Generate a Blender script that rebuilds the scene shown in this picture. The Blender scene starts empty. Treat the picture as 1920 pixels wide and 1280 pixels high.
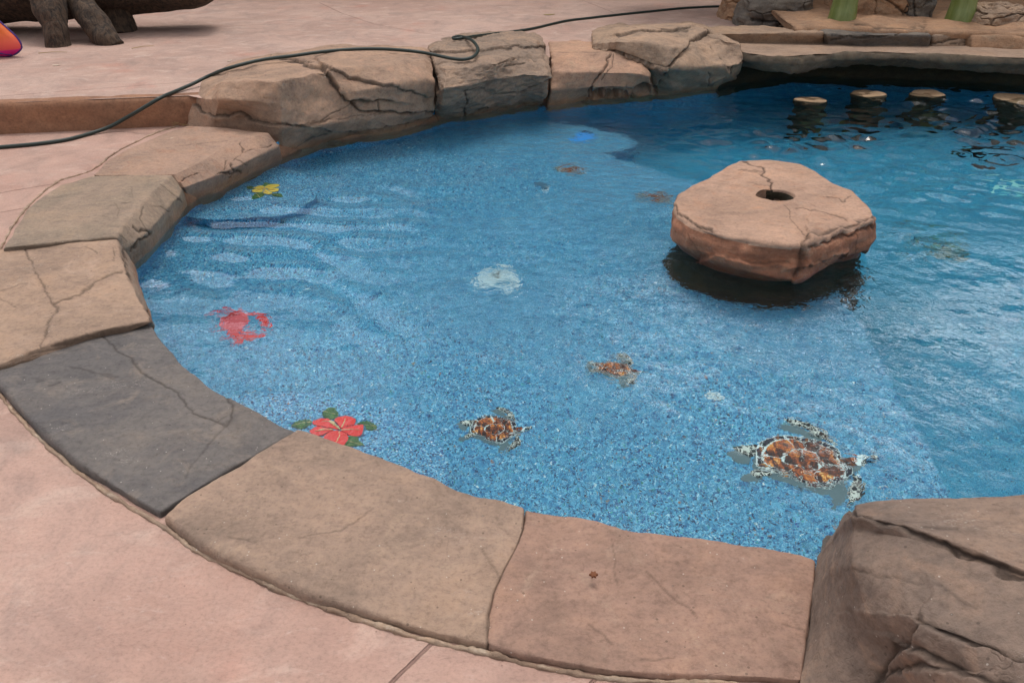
import bpy, math, random
import numpy as np
from mathutils import Vector
R = math.radians
random.seed(7); np.random.seed(7)
sc = bpy.context.scene
COL = sc.collection

# ------------------------------------------------------------------ camera, sky, sun, exposure
CAM_H = 1.5; PITCH = 29.0; F = 1550.0
cd = bpy.data.cameras.new('camera'); cam = bpy.data.objects.new('camera', cd); COL.objects.link(cam)
cd.sensor_width = 36; cd.lens = F/1920*36; cd.clip_start = .05; cd.clip_end = 500
cam.location = (0, 0, CAM_H); cam.rotation_euler = (R(90-PITCH), 0, 0)
sc.camera = cam
SUN_EL, SUN_AZ = 70, 8          # azimuth measured from +Y towards +X
w = bpy.data.worlds.new('World'); sc.world = w; w.use_nodes = True
nt = w.node_tree; bg = nt.nodes['Background']
sky = nt.nodes.new('ShaderNodeTexSky'); sky.sky_type = 'NISHITA'; sky.sun_disc = False
sky.sun_elevation = R(SUN_EL); sky.sun_rotation = R(SUN_AZ)
sky.dust_density = 4; sky.ozone_density = 1.0; sky.air_density = 1.0
hs = nt.nodes.new('ShaderNodeHueSaturation'); hs.inputs['Saturation'].default_value = .28
nt.links.new(sky.outputs[0], hs.inputs['Color'])
tcw = nt.nodes.new('ShaderNodeTexCoord'); cl = nt.nodes.new('ShaderNodeTexNoise'); cl.inputs['Scale'].default_value = 2.6; cl.inputs['Detail'].default_value = 5
mpw = nt.nodes.new('ShaderNodeMapping'); mpw.inputs['Scale'].default_value = (1, 1, 2.2); mpw.inputs['Location'].default_value = (.35, .1, .2)
crw = nt.nodes.new('ShaderNodeValToRGB'); crw.color_ramp.elements[0].position = .42; crw.color_ramp.elements[0].color = (.66, .67, .70, 1)
crw.color_ramp.elements[1].position = .60; crw.color_ramp.elements[1].color = (2.35, 2.25, 2.08, 1)
mxw = nt.nodes.new('ShaderNodeMix'); mxw.data_type = 'RGBA'; mxw.blend_type = 'MULTIPLY'; mxw.inputs[0].default_value = 1
nt.links.new(tcw.outputs['Generated'], mpw.inputs[0]); nt.links.new(mpw.outputs[0], cl.inputs['Vector']); nt.links.new(cl.outputs['Fac'], crw.inputs[0])
nt.links.new(hs.outputs[0], mxw.inputs[6]); nt.links.new(crw.outputs[0], mxw.inputs[7]); 
sep = nt.nodes.new('ShaderNodeSeparateXYZ'); nt.links.new(tcw.outputs['Generated'], sep.inputs[0])
mr = nt.nodes.new('ShaderNodeMapRange'); mr.interpolation_type = 'SMOOTHSTEP'; nt.links.new(sep.outputs[1], mr.inputs[0])
mr.inputs[1].default_value = .1; mr.inputs[2].default_value = .95; mr.inputs[3].default_value = 0; mr.inputs[4].default_value = 1   # brighter cloud towards the far side
gl = nt.nodes.new('ShaderNodeVectorMath'); gl.operation = 'SCALE'; nt.links.new(mxw.outputs[2], gl.inputs[0]); m2 = nt.nodes.new('ShaderNodeMapRange'); m2.interpolation_type = 'SMOOTHSTEP'; nt.links.new(sep.outputs[2], m2.inputs[0])
m2.inputs[1].default_value = .51; m2.inputs[2].default_value = .41; m2.inputs[3].default_value = 0; m2.inputs[4].default_value = 1
m3 = nt.nodes.new('ShaderNodeMath'); m3.operation = 'MULTIPLY'; nt.links.new(m2.outputs[0], m3.inputs[1])
ab = nt.nodes.new('ShaderNodeMath'); ab.operation = 'ABSOLUTE'; nt.links.new(sep.outputs[0], ab.inputs[0])      # thinner cloud straight ahead
m6 = nt.nodes.new('ShaderNodeMapRange'); m6.interpolation_type = 'SMOOTHSTEP'; nt.links.new(ab.outputs[0], m6.inputs[0]); m6.inputs[1].default_value = .0; m6.inputs[2].default_value = .30; m6.inputs[3].default_value = .35; m6.inputs[4].default_value = 1
m7 = nt.nodes.new('ShaderNodeMath'); m7.operation = 'MULTIPLY'; nt.links.new(mr.outputs[0], m7.inputs[0]); nt.links.new(m6.outputs[0], m7.inputs[1]); nt.links.new(m7.outputs[0], m3.inputs[0])
m4 = nt.nodes.new('ShaderNodeMath'); m4.operation = 'MULTIPLY_ADD'; nt.links.new(m3.outputs[0], m4.inputs[0]); m4.inputs[1].default_value = 3.0
m5 = nt.nodes.new('ShaderNodeMath'); m5.operation = 'MULTIPLY_ADD'; nt.links.new(mr.outputs[0], m5.inputs[0]); m5.inputs[1].default_value = -1.2; m5.inputs[2].default_value = 1.55; nt.links.new(m5.outputs[0], m4.inputs[2])
m8 = nt.nodes.new('ShaderNodeMapRange'); m8.interpolation_type = 'SMOOTHSTEP'; nt.links.new(sep.outputs[0], m8.inputs[0]); m8.inputs[1].default_value = -.08; m8.inputs[2].default_value = -.30
m9 = nt.nodes.new('ShaderNodeMapRange'); m9.interpolation_type = 'SMOOTHSTEP'; nt.links.new(sep.outputs[2], m9.inputs[0]); m9.inputs[1].default_value = .70; m9.inputs[2].default_value = .52; m9.inputs[3].default_value = 0; m9.inputs[4].default_value = 3.2
ma = nt.nodes.new('ShaderNodeMath'); ma.operation = 'MULTIPLY'; nt.links.new(m8.outputs[0], ma.inputs[0]); nt.links.new(m9.outputs[0], ma.inputs[1])
mb = nt.nodes.new('ShaderNodeMath'); mb.operation = 'MULTIPLY_ADD'; nt.links.new(ma.outputs[0], mb.inputs[0]); nt.links.new(mr.outputs[0], mb.inputs[1]); nt.links.new(m4.outputs[0], mb.inputs[2])
nt.links.new(mb.outputs[0], gl.inputs['Scale'])
nt.links.new(gl.outputs[0], bg.inputs[0])
bg.inputs[1].default_value = .10
sl = bpy.data.lights.new('sun', 'SUN'); sl.energy = 1.0; sl.angle = R(15); sl.color = (1, .95, .88)
so = bpy.data.objects.new('sun', sl); COL.objects.link(so)
sd = Vector((math.sin(R(SUN_AZ))*math.cos(R(SUN_EL)), math.cos(R(SUN_AZ))*math.cos(R(SUN_EL)), math.sin(R(SUN_EL))))
so.rotation_euler = sd.to_track_quat('Z', 'Y').to_euler()
sc.view_settings.view_transform = 'Standard'; sc.view_settings.look = 'None'
sc.view_settings.exposure = -0.02; sc.view_settings.gamma = 1
sc.render.resolution_x = 1024; sc.render.resolution_y = 682

# ------------------------------------------------------------------ geometry helpers
cp, sp = math.cos(R(PITCH)), math.sin(R(PITCH))
def ray(px, py):
    x = (px-960)/F; y = -(py-640)/F
    return np.array([x, y*sp + cp, y*cp - sp])
def at(px, py, z):
    d = ray(px, py); t = (z-CAM_H)/d[2]
    return np.array([d[0]*t, d[1]*t, z])
WZ = -0.12                        # water level
def under(px, py, z):             # point on the pool floor seen through flat water
    d = ray(px, py); p = at(px, py, WZ); d = d/np.linalg.norm(d)
    k = 1/1.333; c = -d[2]; c2 = math.sqrt(1-k*k*(1-c*c))
    r = k*d + np.array([0, 0, k*c-c2])
    return p + r*((z-WZ)/r[2])
def project(V):
    q = V-np.array([0, 0, CAM_H])
    zc = q[:, 1]*cp - q[:, 2]*sp
    yc = q[:, 1]*sp + q[:, 2]*cp
    zc = np.maximum(zc, .05)
    return 960+F*q[:, 0]/zc, 640-F*yc/zc, zc

def _hash(i, j, k, s):
    n = (i*374761393 + j*668265263 + k*2147483647 + s*144665) & 0xffffffff
    n = ((n ^ (n >> 13))*1274126177) & 0xffffffff
    n = ((n ^ (n >> 16))*2246822519) & 0xffffffff
    return ((n ^ (n >> 15)) & 0xffff)/65535.0
def vnoise(P, s=0):
    P = P + 1000.0
    I = np.floor(P).astype(np.int64); f = P-I; f = f*f*f*(f*(f*6-15)+10)
    out = 0
    for a in (0, 1):
        for b in (0, 1):
            for c in (0, 1):
                wgt = (f[:, 0] if a else 1-f[:, 0])*(f[:, 1] if b else 1-f[:, 1])*(f[:, 2] if c else 1-f[:, 2])
                out = out + wgt*_hash(I[:, 0]+a, I[:, 1]+b, I[:, 2]+c, s)
    return out*2-1
def fbm(P, sc_, oc=4, s=0, rough=.5):
    r = 0; a = 1; P = P*np.asarray(sc_)
    for o in range(oc):
        r = r + a*vnoise(P, s+o*17); P = P*2.03+3.7; a *= rough
    return r

def meta(o, label=None, cat=None, group=None, kind=None):
    if label: o['label'] = label
    if cat: o['category'] = cat
    if group: o['group'] = group
    if kind: o['kind'] = kind
    return o
def link(name, me, mat=None, parent=None, loc=None):
    o = bpy.data.objects.new(name, me); COL.objects.link(o)
    if mat is not None and me is not None: me.materials.append(mat)
    if loc is not None: o.location = loc
    if parent is not None: o.parent = parent
    return o
def empty(name, loc, **k):
    o = bpy.data.objects.new(name, None); COL.objects.link(o); o.location = loc; o.empty_display_size = .1
    return meta(o, **k)
def mesh_np(name, V, quads, smooth=True, attrs=None):
    me = bpy.data.meshes.new(name)
    n = len(V); m = len(quads); kk = quads.shape[1]
    me.vertices.add(n); me.vertices.foreach_set('co', V.astype(np.float32).ravel())
    me.loops.add(m*kk); me.loops.foreach_set('vertex_index', quads.astype(np.int32).ravel())
    me.polygons.add(m); me.polygons.foreach_set('loop_start', np.arange(0, m*kk, kk, dtype=np.int32))
    me.polygons.foreach_set('loop_total', np.full(m, kk, dtype=np.int32))
    me.polygons.foreach_set('use_smooth', np.full(m, smooth, dtype=bool))
    me.update(calc_edges=True); me.validate()
    if attrs:
        for k, a in attrs.items():
            at_ = me.attributes.new(k, 'FLOAT', 'POINT'); at_.data.foreach_set('value', a.astype(np.float32))
    return me

def resample(pts, n):
    pts = np.array(pts, float)
    if len(pts) == 1: return np.repeat(pts, n, 0)
    d = np.r_[0, np.cumsum(np.linalg.norm(np.diff(pts, axis=0), axis=1))]
    if d[-1] < 1e-9: return np.repeat(pts[:1], n, 0)
    t = np.linspace(0, d[-1], n)
    return np.stack([np.interp(t, d, pts[:, i]) for i in range(pts.shape[1])], 1)

def seg_dist(X, Y, poly, closed=False):
    best = np.full(len(X), 1e9); side = np.zeros(len(X))
    for (x0, y0), (x1, y1) in zip(poly[:-1], poly[1:]):
        dx, dy = x1-x0, y1-y0; L = dx*dx+dy*dy+1e-9
        h = np.clip(((X-x0)*dx+(Y-y0)*dy)/L, 0, 1)
        ex, ey = X-x0-h*dx, Y-y0-h*dy
        d = np.hypot(ex, ey); m = d < best
        best[m] = d[m]; side[m] = np.sign(dx*(Y-y0)-dy*(X-x0))[m]
    return best, side

def grid_normals(G):
    du = np.gradient(G, axis=0); dv = np.gradient(G, axis=1)
    n = np.cross(du, dv); n /= (np.linalg.norm(n, axis=2, keepdims=True)+1e-12)
    return n

def carve(V, N, cracks, sd, wob=1.0):
    """displace along -N where a crack runs; returns V and the crack mask"""
    mask = np.zeros(len(V))
    if not cracks: return V, mask
    X, Y, Z = project(V)
    wx = fbm(V, 9, 4, sd+5, .62); wy = fbm(V, 9, 4, sd+9, .62)
    disp = np.zeros(len(V))
    for c in cracks:
        poly, width, depth = c[0], c[1], c[2]; lip = c[3] if len(c) > 3 else 0; L = c[4] if len(c) > 4 else .05
        px2m = Z/F
        wobm = min(.014, 2.2*width+.004)*wob
        d, side = seg_dist(X+wx*wobm/px2m, Y+wy*wobm/px2m, poly)
        d = d*px2m
        wv = width*(1+.6*vnoise(V*22.0, sd+3))
        wv = np.maximum(wv, .25*width)
        g = np.exp(-(d/wv)**2)
        mk = np.clip(1.25*np.exp(-(d/(wv*.85+.0012))**2), 0, 1)*min(1, .35+depth/.012)
        mask = np.maximum(mask, mk)
        disp -= depth*g
        if lip: disp += lip*side*np.exp(-d/L)*(1-g)
    return V+N*disp[:, None], mask

def surf(name, cols, mat, res=.012, smooth=3, noise=((3, .012, 4), (14, .0035, 4)), aniso=(1, 1, 1), cracks=(), seed=1,
         endr=.009, caps=True, parent=None, origin=None, ledge=0.0, sharp=0):
    """cols: list of columns (lists of world points, same length) swept along the thing -> dense sculpted skin"""
    C = np.array(cols, float)                       # ncol, nrow, 3
    lc = np.r_[0, np.cumsum(np.linalg.norm(np.diff(C, axis=0), axis=2).mean(1))]
    lr = np.r_[0, np.cumsum(np.linalg.norm(np.diff(C, axis=1), axis=2).max(0))]
    nu = int(np.clip(lc[-1]/res, 12, 700)); nv = int(np.clip(lr[-1]/res, 12, 600))
    tu = np.linspace(0, lc[-1], nu); tv = np.linspace(0, lr[-1], nv)
    A = np.stack([[np.interp(tu, lc, C[:, j, k]) for j in range(C.shape[1])] for k in range(3)], 2)  # nrow,nu,3
    A = A.transpose(1, 0, 2)
    G = np.empty((nu, nv, 3))
    for k in range(3):
        for i in range(nu): G[i, :, k] = np.interp(tv, lr, A[i, :, k])
    for it in range(smooth):
        H = G.copy()
        H[1:-1] = .25*G[:-2]+.5*G[1:-1]+.25*G[2:]; G = H
        H = G.copy(); H[:, 1:-1] = .25*G[:, :-2]+.5*G[:, 1:-1]+.25*G[:, 2:]; G = H
    N = grid_normals(G)
    mid = N[:, nv//6:nv//2].reshape(-1, 3).mean(0)
    flip = mid[2] < 0
    if flip: N = -N
    V = G.reshape(-1, 3); Nn = N.reshape(-1, 3)
    d = 0
    for (s_, a_, oc) in noise:
        d = d + a_*fbm(V, np.array(aniso)*s_, oc, seed)
    if ledge:                                        # slaty ridges
        r = fbm(V, np.array((2.2, 5.5, 9)), 4, seed+40); r = np.abs(r)
        d = d - ledge*np.exp(-(r/.07)**2)*np.clip(fbm(V, 3, 2, seed+44)*2, 0, 1)
    # rounding at both ends
    su = np.minimum(tu, lc[-1]-tu); e = np.clip(1-su/endr, 0, 1) if endr else su*0
    if endr:
        suv = np.repeat(su, nv)+.35*endr*fbm(V, 16, 4, seed+60)+.15*endr; e = np.clip(1-suv/endr, 0, 1)
        er = (1-np.sqrt(np.clip(1-e*e, 0, 1)))*endr
    else: er = 0
    V = V + Nn*(d - er)[:, None]
    V, mask = carve(V, Nn, cracks, seed)
    if endr:
        em = np.clip(1-su/.004, 0, 1); mask = np.maximum(mask, np.repeat(em, nv)*.6)
    I = np.arange(nu*nv).reshape(nu, nv)
    Q = [np.stack([I[:-1, :-1], I[1:, :-1], I[1:, 1:], I[:-1, 1:]], -1).reshape(-1, 4)]
    if caps:
        for end, rev in ((0, False), (nu-1, True)):
            ring = V[I[end]]; cen = ring.mean(0); prev = I[end]
            for s_ in (.8, .5, .2):
                idx = np.arange(len(V), len(V)+nv); V = np.vstack([V, cen+(ring-cen)*s_]); mask = np.r_[mask, np.zeros(nv)+.5]
                q = np.stack([prev[:-1], prev[1:], idx[1:], idx[:-1]], -1)
                Q.append(q[:, ::-1] if rev else q); prev = idx
    Q = np.vstack(Q)
    if flip: Q = Q[:, ::-1]
    if origin is None: origin = np.array([V[:, 0].mean(), V[:, 1].mean(), V[:, 2].min()])
    if parent is None: V = V-origin
    me = mesh_np(name, V, Q, True, {'crack': mask})
    return link(name, me, mat, parent, origin if parent is None else None)

def W(col):
    """column written as (px,py,z) seen points; ('D', z) drops straight down from the previous one, ('B', dy, z) shifts back"""
    out = []
    for p in col:
        if p[0] == 'D': q = out[-1].copy(); q[2] = p[1]
        elif p[0] == 'B': q = out[-1].copy(); q[1] += p[1]; q[2] = p[2]
        else: q = at(*p)
        out.append(q)
    return out

def coping(name, top, z, mat, faces=None, n=7, foot=0.0, **k):
    """top: list of columns of pixels from the deck edge to the pool edge; faces: extra seen points down the pool side"""
    cols = []
    for i, c in enumerate(top):
        P = resample([at(x, y, z) for x, y in c], n)
        a = P[0].copy(); u = P[0]-P[-1]; u /= np.linalg.norm(u)
        back = [a+u*.001+np.array([0, 0, -.09]), a+u*.003+np.array([0, 0, -.014])]
        if faces: f = [at(*q) for q in faces[i]]; 
        else: f = [P[-1]-u*.006-np.array([0, 0, .05]), P[-1]-u*.003-np.array([0, 0, .16])]
        last = f[-1].copy(); last[2] -= .22; last = last+u*.05
        cols.append(back+list(P)+f+[last])
    return surf(name, cols, mat, **k)

def prism(name, outline, z0, z1, mat, parent=None, bev=0, smooth=False):
    """outline list of xy (world or local)"""
    n = len(outline)
    V = [(x, y, z0) for x, y in outline]+[(x, y, z1) for x, y in outline]
    Fc = [tuple(range(n))[::-1], tuple(range(n, 2*n))]+[(i, (i+1) % n, n+(i+1) % n, n+i) for i in range(n)]
    me = bpy.data.meshes.new(name); me.from_pydata(V, [], Fc); me.update()
    return link(name, me, mat, parent)

def tube_mesh(name, pts, rad, seg=12, bumps=None, seed=3, cap=True):
    pts = np.array(pts, float); n = len(pts); rad = np.broadcast_to(rad, (n,)).astype(float)
    T = np.gradient(pts, axis=0); T /= np.linalg.norm(T, axis=1, keepdims=True)
    up = np.array([0, 0, 1.0]); 
    if abs(T[:, 2]).mean() > .8: up = np.array([0, 1.0, 0])
    S = np.cross(T, up); S /= np.linalg.norm(S, axis=1, keepdims=True); U = np.cross(S, T)
    a = np.linspace(0, 2*np.pi, seg, endpoint=False)
    ring = pts[:, None]+rad[:, None, None]*(np.cos(a)[None, :, None]*S[:, None]+np.sin(a)[None, :, None]*U[:, None])
    V = ring.reshape(-1, 3)
    if bumps:
        Nn = (ring-pts[:, None]).reshape(-1, 3); Nn /= np.linalg.norm(Nn, axis=1, keepdims=True)+1e-9
        V = V+Nn*(bumps[1]*fbm(V, bumps[0], 4, seed))[:, None]
    I = np.arange(n*seg).reshape(n, seg); J = np.roll(I, -1, 1)
    Q = np.stack([I[:-1], J[:-1], J[1:], I[1:]], -1).reshape(-1, 4)
    if cap:
        for k, rev in ((0, True), (n-1, False)):
            idx = np.arange(len(V), len(V)+seg); V = np.vstack([V, np.repeat(pts[k][None], seg, 0)+(V[I[k]]-pts[k])*.02])
            r = I[k]; q = np.stack([r, np.roll(r, -1), np.roll(idx, -1), idx], -1); Q = np.vstack([Q, q[:, ::-1] if rev else q])
    return mesh_np(name, V, Q[:, ::-1] if False else Q, True)
def spline(pts, n):
    P = np.array(pts, float); P = np.vstack([2*P[0]-P[1], P, 2*P[-1]-P[-2]]); out = []
    m = len(P)-3
    for s in np.linspace(0, m-1e-6, n):
        i = int(s); t = s-i; a, b, c, d = P[i:i+4]
        out.append(.5*((2*b)+(-a+c)*t+(2*a-5*b+4*c-d)*t*t+(-a+3*b-3*c+d)*t**3))
    return np.array(out)

# ------------------------------------------------------------------ material helpers
def lin(c):
    return tuple(((v/255)/12.92 if v/255 <= .04045 else ((v/255+.055)/1.055)**2.4) for v in c)+(1,)
def s2(c, k=1.0):
    l = lin(c); return (l[0]*k, l[1]*k, l[2]*k, 1)
class NT:
    def __init__(s, name):
        s.m = bpy.data.materials.new(name); s.m.use_nodes = True; s.t = s.m.node_tree; s.b = s.t.nodes['Principled BSDF']
        s.out = s.t.nodes['Material Output']
    def n(s, typ, **k):
        o = s.t.nodes.new(typ)
        for a, v in k.items():
            if a in o.inputs and not hasattr(o, a): o.inputs[a].default_value = v
            else: setattr(o, a, v)
        return o
    def set(s, sock, v):
        if hasattr(v, 'links') or isinstance(v, bpy.types.NodeSocket): s.t.links.new(v, sock)
        else: sock.default_value = v
    def math(s, op, a, b=None, c=None, clamp=False):
        o = s.t.nodes.new('ShaderNodeMath'); o.operation = op; o.use_clamp = clamp
        s.set(o.inputs[0], a)
        if b is not None: s.set(o.inputs[1], b)
        if c is not None: s.set(o.inputs[2], c)
        return o.outputs[0]
    def mix(s, f, a, b, mode='MIX'):
        o = s.t.nodes.new('ShaderNodeMix'); o.data_type = 'RGBA'; o.blend_type = mode
        s.set(o.inputs[0], f); s.set(o.inputs[6], a); s.set(o.inputs[7], b); return o.outputs[2]
    def pos(s): return s.n('ShaderNodeNewGeometry').outputs['Position']
    def coord(s, which='Object'): return s.n('ShaderNodeTexCoord').outputs[which]
    def scale(s, v, sc_, rot=(0, 0, 0)):
        o = s.n('ShaderNodeMapping'); s.set(o.inputs[0], v); o.inputs['Scale'].default_value = sc_; o.inputs['Rotation'].default_value = rot
        return o.outputs[0]
    def noise(s, v, scale, detail=6, rough=.6, dist=0, col=False):
        o = s.t.nodes.new('ShaderNodeTexNoise'); s.set(o.inputs['Vector'], v); o.inputs['Scale'].default_value = scale
        o.inputs['Detail'].default_value = detail; o.inputs['Roughness'].default_value = rough; o.inputs['Distortion'].default_value = dist
        return o.outputs['Color' if col else 'Fac']
    def ramp(s, f, stops, interp='LINEAR'):
        o = s.t.nodes.new('ShaderNodeValToRGB'); s.set(o.inputs[0], f); cr = o.color_ramp; cr.interpolation = interp
        while len(cr.elements) < len(stops): cr.elements.new(.5)
        for e, (p, c) in zip(cr.elements, stops):
            e.position = p; e.color = c if len(c) == 4 else tuple(c)+(1,)
        return o.outputs[0]
    def step(s, f, a, b):
        o = s.t.nodes.new('ShaderNodeMapRange'); o.interpolation_type = 'SMOOTHSTEP'; s.set(o.inputs[0], f)
        o.inputs[1].default_value = a; o.inputs[2].default_value = b; return o.outputs[0]
    def attr(s, name):
        o = s.t.nodes.new('ShaderNodeAttribute'); o.attribute_name = name; return o.outputs['Fac']
    def bump(s, h, strength, dist, prev=None):
        o = s.t.nodes.new('ShaderNodeBump'); s.set(o.inputs['Height'], h); o.inputs['Strength'].default_value = strength
        o.inputs['Distance'].default_value = dist
        if prev is not None: s.set(o.inputs['Normal'], prev)
        return o.outputs[0]

def rock_mat(name, a, b, c, k=1.0, flake=.5, rough=.78, offs=0., stain=True, fleck=.6, strata=(1, 1, 2.2), stain_h=.075, stain_c=(1.0, .70, .46, 1)):
    """a main tone, b darker tone, c warm or pale tone (0-255 values as they look in even light)"""
    N = NT(name); P = N.coord()
    P = N.scale(P, (1, 1, 1)); N.t.nodes[-1].inputs['Location'].default_value = (offs, offs*1.7, offs*.3)
    PS = N.scale(P, strata)
    big = N.noise(PS, 2.3, 7, .62, .6); mid = N.noise(PS, 9, 8, .65, .8); fine = N.noise(P, 70, 5, .7)
    col = N.mix(N.step(big, .38, .62), s2(a, k), s2(b, k))
    col = N.mix(N.step(mid, .5, .72), col, s2(c, k))
    col = N.mix(1.0, col, N.ramp(fine, [(.28, (.72, .71, .70)), (.5, (1, 1, 1)), (.74, (1.12, 1.11, 1.10))]), 'MULTIPLY')
    # broad mottling
    mo = N.noise(N.scale(P, (1, 1.8, 1), (0, 0, .4)), 15, 8, .75); col = N.mix(1.0, col, N.ramp(mo, [(.3, (.76, .76, .78)), (.5, (.98, .98, .98)), (.7, (1.10, 1.08, 1.05))]), 'MULTIPLY')
    pt = N.noise(P, 3.2, 7, .7, .5); col = N.mix(1.0, col, N.ramp(pt, [(.36, (.78, .79, .80)), (.5, (1, 1, 1)), (.62, (1.08, 1.05, 1.01))]), 'MULTIPLY')
    # chalky lime scuffs
    sc1 = N.noise(N.scale(P, (1, 1.8, 1)), 6, 2, .5); sc2 = N.noise(N.scale(P, (1, 2.4, 1), (0, 0, .5)), 60, 4, .8, 1.5)
    chalk = N.math('MULTIPLY', N.step(sc1, .60, .72), N.step(sc2, .54, .66))
    col = N.mix(N.math('MULTIPLY', chalk, fleck), col, s2((196, 186, 176), k))
    # tiny pale grains and dark pits
    vo = N.n('ShaderNodeTexVoronoi'); N.t.links.new(P, vo.inputs['Vector']); vo.inputs['Scale'].default_value = 62
    rnd = N.n('ShaderNodeSeparateColor'); N.t.links.new(vo.outputs['Color'], rnd.inputs[0])
    grain = N.math('MULTIPLY', N.math('LESS_THAN', vo.outputs['Distance'], .13), N.math('GREATER_THAN', rnd.outputs[0], .90))
    col = N.mix(N.math('MULTIPLY', grain, .75*fleck), col, s2((215, 206, 196)))
    pit = N.math('MULTIPLY', N.math('LESS_THAN', vo.outputs['Distance'], .2), N.math('LESS_THAN', rnd.outputs[1], .06))
    col = N.mix(N.math('MULTIPLY', pit, .45), col, s2((50, 42, 38)))
    if stain:                                          # damp, rust-tinted band just above the water
        z = N.n('ShaderNodeSeparateXYZ'); N.t.links.new(N.pos(), z.inputs[0])
        zz = N.math('ADD', z.outputs[2], N.math('MULTIPLY', N.math('SUBTRACT', mid, .5), .10))
        st = N.step(zz, WZ+stain_h, WZ+stain_h-.05); wet = st
        col = N.mix(N.math('MULTIPLY', st, .72), col, N.mix(1.0, col, stain_c, 'MULTIPLY'))
    cr = N.attr('crack')
    col = N.mix(N.math('MULTIPLY', cr, .70), col, s2((38, 30, 26)))
    N.t.links.new(col, N.b.inputs['Base Color'])
    if stain: N.t.links.new(N.math('SUBTRACT', rough, N.math('MULTIPLY', wet, .4)), N.b.inputs['Roughness'])
    else: N.b.inputs['Roughness'].default_value = rough
    N.b.inputs['Specular IOR Level'].default_value = .3
    h1 = N.noise(PS, 24, 12, .74, .25); rid = N.math('ABSOLUTE', N.math('SUBTRACT', N.noise(N.scale(P, (1, 2.2, 2.5), (0, 0, .4)), 5, 3, .5, .15), .5))
    rid = N.step(rid, 0, .012)
    gate = N.math('MULTIPLY', N.step(N.noise(P, 9, 2, .5), .55, .62), .8)
    rid = N.math('ADD', N.math('MULTIPLY', rid, gate), N.math('SUBTRACT', 1, gate))
    nb = N.bump(h1, .6*flake*2, .014)
    nb = N.bump(rid, .5*flake*2, .003, nb)
    nb = N.bump(fine, .6, .003, nb)
    N.t.links.new(nb, N.b.inputs['Normal'])
    return N.m

def deck_mat(name, lines, a, b, c, k=1.0, lw=.004):
    N = NT(name); P = N.pos()
    big = N.noise(P, .9, 6, .6, .5); mid = N.noise(N.scale(P, (1, 1.6, 1)), 4.5, 8, .65, .7); fine = N.noise(P, 90, 4, .7)
    col = N.mix(N.step(big, .36, .64), s2(a, k), s2(b, k))
    col = N.mix(N.math('MULTIPLY', N.step(mid, .50, .70), .75), col, s2(c, k))
    red = N.noise(P, 2.1, 5, .6); col = N.mix(N.math('MULTIPLY', N.step(red, .55, .75), .5), col, s2((180, 128, 112), k))
    st = N.noise(N.scale(P, (1, 3, 1), (0, 0, .3)), 14, 6, .75, 1.5); col = N.mix(N.math('MULTIPLY', N.step(st, .56, .75), .35), col, s2((205, 186, 176), k))
    col = N.mix(1.0, col, N.ramp(fine, [(.3, (.80, .79, .79)), (.5, (1, 1, 1)), (.72, (1.07, 1.06, 1.05))]), 'MULTIPLY')
    sm = N.noise(N.scale(P, (1.4, 1, 1), (0, 0, .8)), 2.6, 9, .7, .9); col = N.mix(1.0, col, N.ramp(sm, [(.30, (.74, .77, .79)), (.5, (1, 1, 1)), (.70, (1.10, 1.07, 1.05))]), 'MULTIPLY')
    vo = N.n('ShaderNodeTexVoronoi'); N.t.links.new(P, vo.inputs['Vector']); vo.inputs['Scale'].default_value = 45
    rnd = N.n('ShaderNodeSeparateColor'); N.t.links.new(vo.outputs['Color'], rnd.inputs[0])
    pit = N.math('MULTIPLY', N.math('LESS_THAN', vo.outputs['Distance'], .12), N.math('LESS_THAN', rnd.outputs[0], .04))
    col = N.mix(N.math('MULTIPLY', pit, .5), col, s2((90, 66, 58)))
    warp = N.n('ShaderNodeVectorMath', operation='MULTIPLY_ADD')
    N.t.links.new(N.noise(P, 5, 5, .6, 0, True), warp.inputs[0]); warp.inputs[1].default_value = (.02, .02, 0); N.t.links.new(P, warp.inputs[2])
    base = warp.outputs[0]; dmin = None
    for p, q in lines:
        a_ = Vector(p)+Vector((.01, .01, 0)); b_ = Vector(q)+Vector((.01, .01, 0)); ba = b_-a_
        s1 = N.n('ShaderNodeVectorMath', operation='SUBTRACT'); N.t.links.new(base, s1.inputs[0]); s1.inputs[1].default_value = a_
        dt = N.n('ShaderNodeVectorMath', operation='DOT_PRODUCT'); N.t.links.new(s1.outputs[0], dt.inputs[0]); dt.inputs[1].default_value = ba/ba.length_squared
        h = N.math('ADD', dt.outputs['Value'], 0, clamp=True)
        sc_ = N.n('ShaderNodeVectorMath', operation='SCALE'); sc_.inputs[0].default_value = ba; N.t.links.new(h, sc_.inputs['Scale'])
        s2_ = N.n('ShaderNodeVectorMath', operation='SUBTRACT'); N.t.links.new(s1.outputs[0], s2_.inputs[0]); N.t.links.new(sc_.outputs[0], s2_.inputs[1])
        ml = N.n('ShaderNodeVectorMath', operation='MULTIPLY'); N.t.links.new(s2_.outputs[0], ml.inputs[0]); ml.inputs[1].default_value = (1, 1, 0)
        ln = N.n('ShaderNodeVectorMath', operation='LENGTH'); N.t.links.new(ml.outputs[0], ln.inputs[0]); d = ln.outputs['Value']
        dmin = d if dmin is None else N.math('MINIMUM', dmin, d)
    m = N.step(dmin, lw*1.6, lw*.4)
    col = N.mix(N.math('MULTIPLY', m, .6), col, s2((100, 70, 62)))
    N.t.links.new(col, N.b.inputs['Base Color']); N.b.inputs['Roughness'].default_value = .72; N.b.inputs['Specular IOR Level'].default_value = .3
    nb = N.bump(N.noise(N.scale(P, (1, 1.5, 1)), 9, 9, .66, .5), .85, .016)
    nb = N.bump(N.math('MULTIPLY', m, -1), 1, .006, nb); nb = N.bump(fine, .25, .002, nb)
    N.t.links.new(nb, N.b.inputs['Normal'])
    return N.m

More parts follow.
